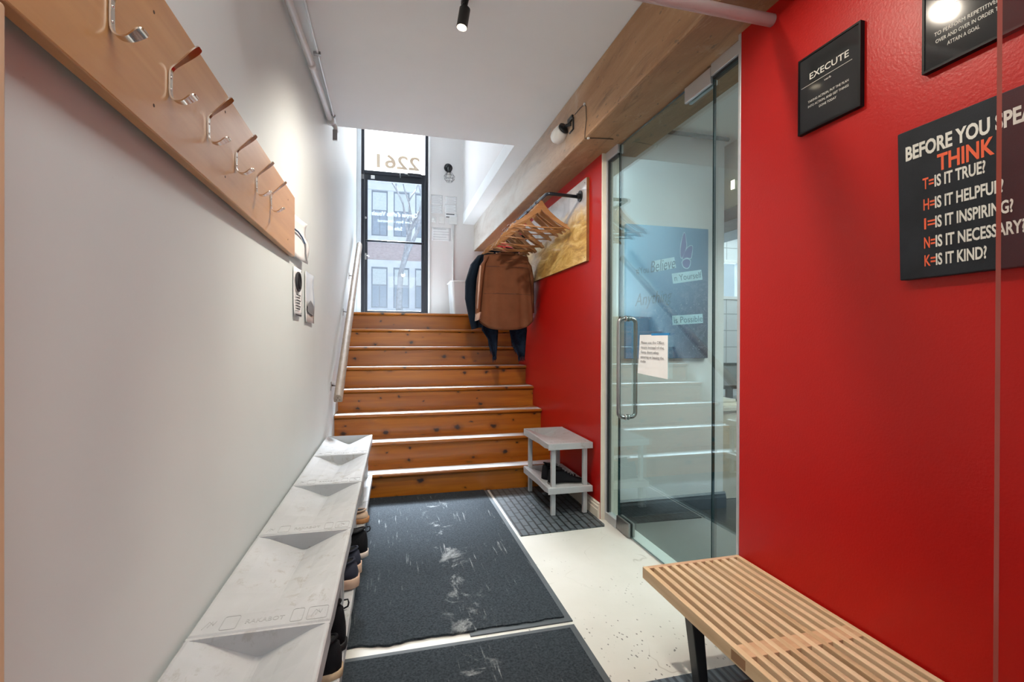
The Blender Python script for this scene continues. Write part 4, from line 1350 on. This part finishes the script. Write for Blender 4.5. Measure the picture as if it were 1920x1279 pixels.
def make_hanger():
    t = thing('coat_hanger', 'x', 'hanger', (0, 0, 0), 'wooden hangers on the black clothes rod')
    # local origin = where the hook rests on the rod top
    N = 26
    rings = []
    for i in range(N + 1):
        s_ = -1 + 2 * i / N
        x = 0.222 * s_
        a = abs(s_)
        zc = -0.070 - 0.156 * (1.18 * a ** 0.9 - 0.18 * a ** 3 + 0.06 * max(0, a - 0.85) / 0.15 - 0.06) + 0.006 * (1 - min(1, a * 6))
        hgt = 0.028 - 0.016 * a + 0.010 * max(0, 1 - a * 4)
        if a > 0.86:
            hgt *= 0.9
        if a > 0.985:
            hgt *= 0.55
        th = 0.0075
        yy = -0.018 * a * a
        rings.append([(x, yy - th, zc - hgt), (x, yy - th, zc + hgt), (x, yy + th, zc + hgt), (x, yy + th, zc - hgt)])
    B().loft(rings).make('shoulder_bar', HANGW, t, world=False, bevel=0.003)
    B().tube([(-0.198, -0.015, -0.217), (0, -0.004, -0.224), (0.198, -0.015, -0.217)], 0.0050, 8).make('trouser_bar', HANGW, t, world=False, smooth=True)
    hp = [(0, 0, -0.052), (0, 0, -0.030)]
    for k in range(0, 15):
        a = math.radians(-70 + k * 17)
        hp.append((0.0175 * math.cos(a) * (1 if k else 0.6), 0, -0.0175 + 0.0175 * math.sin(a) + 0.0015))
    B().tube(hp, 0.0026, 6).make('wire_hook', CHROME, t, world=False, smooth=True)
    B().box(-0.20, -0.178, -0.0215, -0.0075, -0.198, -0.188).box(0.178, 0.20, -0.0215, -0.0075, -0.198, -0.188).make('shoulder_notch', HANGW, t, world=False)
    return t
hg = make_hanger()
hys = [3.385, 3.475, 3.520, 3.620, 3.800, 3.965, 4.035, 4.180, 4.225, 4.275, 4.40, 4.47]
ords = ['nearest', 'second', 'third', 'fourth', 'fifth', 'sixth', 'seventh', 'eighth', 'ninth', 'tenth', 'eleventh', 'twelfth']
random.seed(11)
for i, y in enumerate(hys):
    o = hg if i == 0 else copy_tree(hg)
    rz = math.radians([3, 2, 5, 8, 4, 9, 6, 10, 8, -3, 2, 0][i])
    o.matrix_world = Matrix.Translation((RX - (0.0 if i < 9 else 0.02), y, RZ + 0.014)) @ Matrix.Rotation(rz, 4, 'Z') @ Matrix.Rotation(math.radians(random.uniform(-1.5, 1.5)), 4, 'Y') @ Matrix.Diagonal((1, 1, 1.0 if i < 5 else 1.10, 1))
    if i < 9:
        o['label'] = ('bare wooden hanger nearest the glass door on the black rod' if i == 0 else
                      'bare wooden hanger, %s from the glass door end of the black rod' % ords[i])
    else:
        o['label'] = ['wooden hanger inside the brown shirt', 'wooden hanger under the dark scarf behind the brown shirt', 'farthest wooden hanger, inside the navy jacket'][i - 9]

# garments
def torso(b_, cx, cy, ztop, zhem, hw0, hw1, d0, d1, drop, hemf, folds, seed, n=56, m=26):
    random.seed(seed)
    ph = [random.uniform(0, 6.28) for _ in range(4)]
    rings = []
    for j in range(m + 1):
        v_ = j / m
        ring = []
        for k in range(n):
            a = 2 * PI * k / n
            ca, sa = math.cos(a), math.sin(a)
            hw = hw0 + (hw1 - hw0) * v_ ** 0.8
            d = d0 + (d1 - d0) * v_ ** 0.6
            x = hw * math.copysign(abs(ca) ** 0.5, ca)
            fz = folds * v_ ** 0.7
            y = d * math.copysign(abs(sa) ** 0.7, sa) + fz * (math.sin(x * 38 + ph[0] + v_) * 0.6 + math.sin(x * 71 + ph[1] - 2 * v_) * 0.4)
            xr = abs(x) / hw
            zt = ztop - drop * xr ** 1.15
            zb = zhem + hemf * xr ** 3
            ring.append((cx + x, cy + y, zt + (zb - zt) * v_))
        rings.append(ring)
    b_.loft(rings, caps=False)
    return b_
def sleeve(b_, pts, rs, fl=0.6, n=16):
    rings = []
    for i, (p, r) in enumerate(zip(pts, rs)):
        rings.append([(p[0] + r * fl * math.cos(2 * PI * k / n) + 0.004 * math.sin(3 * k + i), p[1] + r * math.sin(2 * PI * k / n), p[2] + 0.2 * r * math.cos(2 * PI * k / n)) for k in range(n)])
    b_.loft(rings)
    return b_
SX = 1.474
shirt = thing('brown_shirt', 'long brown button shirt hanging in front on the clothes rod', 'shirt', (SX, 4.275, 2.0), 'clothes hanging at the far end of the rod')
torso(B(), SX, 4.275, 1.972, 1.275, 0.205, 0.250, 0.030, 0.070, 0.022, 0.085, 0.020, 4).make('shirt_body', BROWNF, shirt, smooth=True, thick=0.003)
sleeve(B(), [(SX - 0.175, 4.265, 1.935), (SX - 0.225, 4.25, 1.86), (SX - 0.245, 4.235, 1.75), (SX - 0.262, 4.225, 1.58), (SX - 0.272, 4.22, 1.43), (SX - 0.268, 4.22, 1.40)], [0.03, 0.05, 0.056, 0.05, 0.042, 0.036], 0.5).make('sleeve', BROWNF, shirt, smooth=True)
sleeve(B(), [(SX - 0.269, 4.22, 1.425), (SX - 0.272, 4.22, 1.395), (SX - 0.274, 4.22, 1.36)], [0.044, 0.046, 0.042], 0.5).make('cuff', CUFF, shirt, smooth=True)
B().tube([(SX - 0.255, 4.185, 1.84), (SX - 0.270, 4.178, 1.66), (SX - 0.283, 4.178, 1.46)], [0.006, 0.009, 0.005], 8).make('sleeve_lining_edge', CUFF, shirt, smooth=True)
sleeve(B(), [(SX + 0.175, 4.285, 1.935), (SX + 0.215, 4.29, 1.86), (SX + 0.243, 4.30, 1.75), (SX + 0.250, 4.31, 1.58), (SX + 0.254, 4.31, 1.43)], [0.03, 0.048, 0.052, 0.046, 0.040], 0.5).make('sleeve', BROWNF, shirt, smooth=True)
cpts = [(SX + 0.075 * math.cos(2 * PI * k / 24), 4.275 + 0.045 * math.sin(2 * PI * k / 24), 1.972 - 0.004) for k in range(24)]
B().tube(cpts, 0.012, 8, closed=True).make('collar', BROWNF, shirt, smooth=True)
def seam(z, hwid, yoff):
    return [(SX - hwid + 2 * hwid * k / 20, 4.275 - yoff + 0.010 * math.sin(k * 0.9), z - 0.012 * abs(k / 10 - 1)) for k in range(21)]
def seam_on(z0):
    b_ = torso(B(), SX, 4.275, 1.972, 1.275, 0.205, 0.250, 0.0325, 0.073, 0.022, 0.085, 0.020, 4, m=160)
    lo, hi = z0 - 0.0035, z0 + 0.0035
    keep = [f for f in b_.bm.faces if not (all(lo - 0.004 < v.co.z < hi + 0.004 for v in f.verts) and f.calc_center_median().y < 4.275)]
    bmesh.ops.delete(b_.bm, geom=keep, context='FACES')
    return b_
seam_on(1.845).make('yoke_seam', BROWND, shirt)
seam_on(1.60).make('back_seam', BROWND, shirt)

jx, jy = 1.445, 4.47
jk = thing('navy_jacket', 'dark navy jacket hanging behind the brown shirt', 'jacket', (jx, jy, 2.0), 'clothes hanging at the far end of the rod')
torso(B(), jx, jy, 2.035, 1.30, 0.205, 0.235, 0.03, 0.06, 0.07, 0.0, 0.010, 9).make('jacket_body', NAVY, jk, smooth=True, thick=0.003)
sleeve(B(), [(jx - 0.17, jy, 1.985), (jx - 0.225, jy - 0.005, 1.90), (jx - 0.268, jy - 0.01, 1.74), (jx - 0.272, jy - 0.015, 1.58), (jx - 0.250, jy - 0.02, 1.42), (jx - 0.225, jy - 0.02, 1.29)], [0.035, 0.06, 0.066, 0.062, 0.054, 0.044], 0.75).make('sleeve', NAVY, jk, smooth=True)
sleeve(B(), [(jx + 0.18, jy, 1.985), (jx + 0.23, jy, 1.90), (jx + 0.262, jy, 1.74), (jx + 0.272, jy, 1.58), (jx + 0.272, jy, 1.42), (jx + 0.268, jy, 1.36)], [0.035, 0.055, 0.06, 0.056, 0.05, 0.044], 0.75).make('sleeve', NAVY, jk, smooth=True)
scx, scy = 1.49, 4.395
sc_ = thing('fringed_scarf', 'blue black fringed scarf hanging below the brown shirt', 'scarf', (scx, scy, 2.0), 'clothes hanging at the far end of the rod')
def strip(b_, pts):
    rings = []
    for (x, y, z, w, th) in pts:
        rings.append([(x - w, y - th, z), (x, y - th * 1.6, z), (x + w, y - th, z), (x + w, y + th, z), (x, y + th * 1.4, z), (x - w, y + th, z)])
    b_.loft(rings)
def scarf_end(poly_pts):
    # a cloth end hanging in soft waves: left edge and right edge given from the top down
    L, R = poly_pts
    front, n = [], 10
    for (xl, zl_), (xr, zr) in zip(L, R):
        row = []
        for i in range(n + 1):
            t_ = i / n
            row.append((xl + (xr - xl) * t_, scy + 0.012 * math.sin(7 * t_ + 4 * zl_), zl_ + (zr - zl_) * t_))
        front.append(row)
    B().loft(front, close=False, caps=False).make('scarf_end', NAVYS, sc_, smooth=True, thick=0.007)
    b_ = B()
    for i in range(15):
        t_ = i / 14
        j = t_ * (len(L) - 2)
        k = min(len(L) - 2, int(j))
        f_ = j - k
        x = L[k + 0][0] * (1 - f_) + L[k + 1][0] * f_ + 0.002
        z = L[k + 0][1] * (1 - f_) + L[k + 1][1] * f_
        if z > 1.20:
            continue
        l_ = random.uniform(0.035, 0.06)
        b_.tube([(x, scy, z + 0.006), (x + 0.002, scy - 0.004, z - l_ * .5), (x + random.uniform(-.004, .008), scy - 0.004, z - l_)], [0.004, 0.0035, 0.002], 5)
    b_.make('side_fringe', NAVYS, sc_, smooth=True)
    b_ = B()
    for i in range(8):
        t_ = i / 7
        x = L[-1][0] + (R[-1][0] - L[-1][0]) * t_
        z = L[-1][1] + (R[-1][1] - L[-1][1]) * t_
        b_.tube([(x, scy, z + 0.006), (x + random.uniform(-.003, .003), scy - 0.004, z - 0.02), (x + random.uniform(-.006, .006), scy - 0.004, z - random.uniform(.03, .05))], [0.004, 0.0035, 0.002], 5)
    b_.make('fringe', NAVYS, sc_, smooth=True)
random.seed(5)
scarf_end(([(1.335, 2.03), (1.30, 1.80), (1.275, 1.45), (1.272, 1.275), (1.325, 1.20), (1.352, 1.10), (1.378, 1.02)],
           [(1.47, 2.06), (1.43, 1.80), (1.42, 1.45), (1.425, 1.27), (1.42, 1.17), (1.415, 1.09), (1.408, 1.03)]))
scarf_end(([(1.50, 2.06), (1.52, 1.80), (1.53, 1.45), (1.535, 1.27), (1.555, 1.17), (1.59, 1.09), (1.625, 1.02)],
           [(1.62, 2.03), (1.68, 1.80), (1.70, 1.45), (1.705, 1.27), (1.695, 1.17), (1.69, 1.09), (1.685, 1.03)]))

# ------------------------------------------------------------------ framed posters on the near red wall
BLACKFR = pm('black_frame', (0.004, 0.004, 0.005), 0.4, spec=0.15)
POSTERB = pm('charcoal_poster_print', (0.022, 0.022, 0.022), 0.07, var=0.05)
CANVASB = pm('charcoal_canvas_print', (0.016, 0.018, 0.022), 0.5, spec=0.2, var=0.15, scale=12, bmp=0.1, bscale=400)
def framed(name, label, yl, z0, w, h_):
    t = thing(name, label, 'framed poster', mat=frame((RW, yl, z0), (0, -1, 0), (0, 0, 1)))
    f_ = 0.006
    B().box(0, w, 0, f_, 0, 0.016).box(0, w, h_ - f_, h_, 0, 0.016).box(0, f_, f_, h_ - f_, 0, 0.016).box(w - f_, w, f_, h_ - f_, 0, 0.016).make('frame', BLACKFR, t, world=False)
    B().box(f_, w - f_, f_, h_ - f_, 0, 0.0135).make('print', POSTERB, t, world=False)
    return t
t = framed('motivation_poster', 'small black framed poster reading EXECUTE on the near red wall', 1.348, 1.884, 0.224, 0.254)
w, h_ = 0.224, 0.254
text_part('lettering', [('EXECUTE', w / 2 + 0.002, 0.170, 0.021, dict(align='CENTER', width=0.140, bold=0.01)), ('verb', w / 2, 0.138, 0.007, dict(align='CENTER', width=0.025)),
                        ('TAKING ACTION, PUT THE PLAN', w / 2, 0.094, 0.0075, dict(align='CENTER', width=0.146)), ('INTO ACTION, AND GET THINGS', w / 2, 0.078, 0.0075, dict(align='CENTER', width=0.146)),
                        ('DONE TODAY', w / 2, 0.062, 0.0075, dict(align='CENTER', width=0.062))], WHITEINK, t, z=0.0138, thick=0.0002)
B().box(0.012, w - 0.028, 0.1535, 0.1548, 0.0136, 0.0139).make('rule_line', WHITEINK, t, world=False)
w, h_ = 0.36, 0.42
t = framed('motivation_poster', 'larger black framed poster cut off by the top right corner of the photo', 0.9545, 1.884, w, h_)
text_part('lettering', [('TO PERFORM REPETITIVELY', 0.028, 0.083, 0.010, dict(width=0.142)), ('OVER AND OVER IN ORDER TO', 0.031, 0.064, 0.010, dict(width=0.138)),
                        ('ATTAIN A GOAL', 0.058, 0.045, 0.010, dict(width=0.068))], WHITEINK, t, z=0.0138, thick=0.0002)
B().box(0.020, 0.15, 0.140, 0.1413, 0.0136, 0.0139).make('rule_line', WHITEINK, t, world=False)
w, h_ = 0.50, 0.395
th_ = thing('think_sign', 'dark canvas sign reading BEFORE YOU SPEAK THINK on the near red wall', 'sign', mat=frame((RW, 1.003, 1.352), (0, -1, 0), (-0.03, 0, 1)))
B().box(0, w, 0, h_, -0.008, 0.022).make('canvas', CANVASB, th_, world=False, bevel=0.003)
X0 = 0.062
rows = [('T', 'IS IT TRUE?', 0.228, 0.107), ('H', 'IS IT HELPFUL?', 0.174, 0.140), ('I', 'IS IT INSPIRING?', 0.125, 0.157), ('N', 'IS IT NECESSARY?', 0.076, 0.178), ('K', 'IS IT KIND?', 0.030, 0.107)]
WH = [('BEFORE YOU SPEAK', 0.020, 0.316, 0.036, dict(width=0.287, bold=0.045))]
RD = [('THINK', 0.097, 0.265, 0.041, dict(width=0.118, bold=0.035))]
for a, s_, y, ww in rows:
    RD.append((a + '=', X0, y, 0.029, dict(width=0.026, bold=0.02)))
    WH.append((s_, X0 + 0.027, y, 0.029, dict(width=ww, bold=0.035)))
text_part('white_lettering', WH, WHITEINK, th_, z=0.0223, thick=0.0002)
text_part('red_lettering', RD, REDINK, th_, z=0.0223, thick=0.0002)

# ------------------------------------------------------------------ near glass panel at the right edge
gp = thing('glass_panel', 'upright clear glass panel edge at the right of the photo', 'glass panel', (1.45, 0.4, 0))
o = B().box(1.117, 1.79, 0.400, 0.405, 0.0065, 2.41).make('glass_sheet', [GLASSN, pm('red_reflection_edge', (0.36, 0.08, 0.06), 0.12, var=0.05)], gp)  # edge colour carries the reflection of the red wall
for p in o.data.polygons:
    if abs(p.normal.y) < 0.5:
        p.material_index = 1

# ------------------------------------------------------------------ landing: papers, switches, sconce, bin
def back_sheet(name, label, x0, x1, z0, z1, lines, dark=False, wavy=0.0):
    t = thing(name, label, 'notice', mat=frame((x0, YB - 0.001, z0), (1, 0, 0), (0, 0, 1)))
    w, h_ = x1 - x0, z1 - z0
    B().loft([[(w * i / 6, h_ * j / 6, 0.001 + wavy * math.sin(i * 1.3) * (1 - j / 6)) for i in range(7)] for j in range(7)], close=False, caps=False).make('sheet', PAPER, t, smooth=True, world=False, thick=0.0008)
    b_ = B()
    for k in range(lines):
        yy = h_ * (0.88 - 0.78 * k / max(1, lines - 1))
        ww = w * (0.84 if k % 3 else 0.7)
        hh = h_ * 0.022 if not dark else h_ * 0.25
        b_.box(w * .08, w * .08 + ww, yy - hh, yy, 0.0015 + wavy, 0.002 + wavy)
    b_.make('text_lines', pm('faded_print', (0.33, 0.33, 0.34), 0.7) if not dark else INK, t, world=False)
    return t
back_sheet('wall_notice', 'upper left printed sheet on the wall beside the street door', 0.995, 1.155, 3.038, 3.165, 9)
back_sheet('wall_notice', 'printed sheet directly below the upper left sheet beside the street door', 0.995, 1.150, 2.915, 3.030, 8)
back_sheet('wall_notice', 'upper right printed sheet on the wall beside the street door', 1.192, 1.350, 3.055, 3.160, 8)
back_sheet('wall_notice', 'printed sheet directly below the upper right sheet beside the street door', 1.182, 1.345, 2.935, 3.048, 7)
back_sheet('wall_notice', 'small sheet with dark bold bands above the right switch plate', 1.188, 1.352, 2.876, 2.926, 2, dark=True)
back_sheet('wall_notice', 'large crinkled sheet with a few bold lines below the switches', 1.005, 1.262, 2.542, 2.722, 5, wavy=0.002)
th2 = thing('thermostat', 'square white thermostat left of the switches by the street door', 'thermostat', (1.03, YB, 2.83))
B().box(1.0, 1.062, YB - 0.022, YB - 0.0005, 2.790, 2.862).make('casing', PLASTICW, th2, bevel=0.004)
B().cyl((1.031, YB - 0.022, 2.826), (1.031, YB - 0.030, 2.826), 0.019, 18).make('dial', PLASTICW, th2, smooth=True)
for x0, x1, lab, nsw in ((1.100, 1.180, 'white two gang switch plate between thermostat and larger plate', 2), (1.245, 1.350, 'larger white switch plate above the wall conduit', 3)):
    t = thing('switch_plate', lab, 'switch', ((x0 + x1) / 2, YB, 2.826))
    B().box(x0, x1, YB - (0.008 if nsw == 2 else 0.03), YB - 0.0005, 2.776, 2.876).make('plate', PLASTICW, t, bevel=0.002)
    for k in range(nsw):
        xc = x0 + (x1 - x0) * (k + .5) / nsw
        B().box(xc - 0.005, xc + 0.005, YB - (0.016 if nsw == 2 else 0.038), YB - (0.0078 if nsw == 2 else 0.0298), 2.815, 2.837).make('toggle', PLASTICW, t)
tag(B().cyl((1.297, YB - 0.013, ZL + 0.001), (1.297, YB - 0.013, 2.775), 0.0125, 12).make('wall_conduit', PIPEW, smooth=True), 'vertical white conduit below the larger switch plate on the landing wall', 'conduit')
sc2 = thing('wall_sconce', 'black wall lamp with a wire cage right of the street door', 'lamp', (1.228, YB, 3.53))
B().cyl((1.228, YB - 0.0005, 3.548), (1.228, YB - 0.018, 3.548), 0.058, 28).make('wall_plate', BLACKM, sc2, bevel=0.003)
B().tube([(1.228, YB - 0.018, 3.548), (1.230, YB - 0.07, 3.535), (1.232, YB - 0.085, 3.50)], 0.010, 10).cyl((1.232, YB - 0.085, 3.525), (1.233, YB - 0.085, 3.465), 0.021, 16).make('lamp_holder', BLACKM, sc2, smooth=True)
B().ball((1.234, YB - 0.085, 3.425), 0.024, 1, 1, 1.6).make('bulb', pm('clear_unlit_bulb', (0.62, 0.60, 0.56), 0.1), sc2, smooth=True)
b = B()
cxs, cys = 1.234, YB - 0.085
levels = [(3.475, 0.022), (3.41, 0.072), (3.365, 0.066), (3.335, 0.040)]
for z, r in levels:
    b.tube([(cxs + r * math.cos(2 * PI * k / 8), cys + r * math.sin(2 * PI * k / 8), z) for k in range(8)], 0.0017, 6, closed=True)
for k in range(8):
    a = 2 * PI * k / 8
    b.tube([(cxs + r * math.cos(a), cys + r * math.sin(a), z) for z, r in levels], 0.0017, 6)
b.make('wire_cage', BLACKM, sc2)
m, nt, bs, out = new_mat('frosted_clear_plastic')
bs.inputs['Base Color'].default_value = (0.80, 0.80, 0.79, 1)
bs.inputs['Roughness'].default_value = 0.4
bs.inputs['Transmission Weight'].default_value = 0.35
bn_ = thing('storage_bin', 'translucent white plastic bin standing on the landing', 'bin', (1.45, 6.35, ZL))
b = B()
def bring(x0, x1, y0, y1, z):
    r = 0.03
    pts = []
    for cx_, cy_, a0 in ((x1 - r, y1 - r, 0), (x0 + r, y1 - r, 90), (x0 + r, y0 + r, 180), (x1 - r, y0 + r, 270)):
        for k in range(5):
            a = math.radians(a0 + 22.5 * k)
            pts.append((cx_ + r * math.cos(a), cy_ + r * math.sin(a), z))
    return pts
b.loft([bring(1.242, 1.68, 6.16, 6.52, ZL + 0.001), bring(1.215, 1.71, 6.13, 6.55, ZL + 0.455)], caps=False)
b.bm.faces.new([b.bm.verts.new(p) for p in bring(1.242, 1.68, 6.16, 6.52, ZL + 0.001)])
b.make('bin_body', m, bn_, smooth=False, thick=0.003)
B().tube(bring(1.208, 1.717, 6.123, 6.557, ZL + 0.455), 0.008, 8, closed=True).make('bin_rim', PLASTICW, bn_, smooth=True)

# ------------------------------------------------------------------ street outside
BRK = pm('weathered_pink_brick', (0.40, 0.30, 0.29), 0.9, var=0.12, scale=6, stretch=(1, 1, 4))
STONE = pm('pale_grey_stone', (0.58, 0.60, 0.63), 0.9, var=0.06, scale=2)
WINB = pm('dark_window_sash', (0.14, 0.17, 0.21), 0.5)
WING = pm('sky_grey_window_glass', (0.22, 0.27, 0.33), 0.12)
BLIND = pm('pale_window_blind', (0.50, 0.55, 0.54), 0.8)
struct(B().box(-14, 16, YB + 0.14, 60, 1.25, 1.40).make('ground', pm('wet_grey_pavement', (0.36, 0.38, 0.41), 0.7, var=0.1, scale=1)))
FY = 28.0
fa = thing('brick_building', 'brick and stone building across the street seen through the door', 'building', (1.0, FY, 1.4))
B().box(-12, 14, FY + 0.3, FY + 6, 1.4, 14).make('brick_wall', BRK, fa)
b = B().box(-12, 14, FY + 0.05, FY + 0.3, 5.25, 5.65).box(-12, 14, FY - 0.05, FY + 0.3, 9.55, 10.0).box(-12, 14, FY + 0.05, FY + 0.3, 6.75, 7.0).box(-12, 14, FY, FY + 0.3, 2.7, 2.95).box(-12, 14, FY - .2, FY + .3, 13.6, 14.0)
b.make('stone_bands', STONE, fa)
bays = [-6.65, -5.30, -3.95, -2.60, -1.25, 0.0, 1.15, 2.4, 3.7, 5.0]
bays = [-0.01 + 1.2 * k for k in range(-6, 8)]
for xc in bays:
    B().box(xc - 0.78, xc - 0.46, FY + 0.02, FY + 0.3, 2.95, 5.25).box(xc - 0.78, xc - 0.46, FY + 0.02, FY + 0.3, 7.0, 9.55).make('stone_pier', STONE, fa)
    for z0, z1 in ((2.95, 5.25), (7.0, 9.55)):
        f_ = B().box(xc - 0.46, xc + 0.42, FY + 0.14, FY + 0.24, z0, z1).make('window_sash', WINB, fa)
        zm = z0 + (z1 - z0) * 0.56
        B().box(xc - 0.39, xc + 0.35, FY + 0.12, FY + 0.145, zm + 0.04, z1 - 0.10).make('upper_pane', BLIND, f_)
        B().box(xc - 0.39, xc - 0.05, FY + 0.12, FY + 0.145, z0 + 0.08, zm - 0.04).box(xc + 0.01, xc + 0.35, FY + 0.12, FY + 0.145, z0 + 0.08, zm - 0.04).make('lower_pane', WING, f_)
BARK = pm('grey_bark', (0.20, 0.20, 0.21), 0.9, var=0.2, scale=12, bmp=0.3)
tree = thing('bare_tree', 'bare grey street tree seen through the street door', 'tree', (1.0, 21, 1.4))
b = B()
def branch(p, d, l, r, depth):
    d = Vector(d).normalized()
    q1 = p + d * l * .5 + Vector((random.uniform(-.04, .04) * l, 0, 0))
    q2 = p + d * l
    b.tube([p, q1, q2], [r, r * .85, r * .68], 7)
    if depth == 0:
        return
    for k in range(2 if depth < 4 else 3):
        nd_ = d + Vector((random.uniform(-.55, .55), random.uniform(-.4, .4), random.uniform(0.0, .3)))
        branch(q2, nd_, l * random.uniform(.62, .82), r * .62, depth - 1)
random.seed(21)
branch(Vector((0.95, 21, 1.4)), (0, 0, 1), 2.6, 0.17, 5)
b.make('trunk_and_branches', BARK, tree, smooth=True)
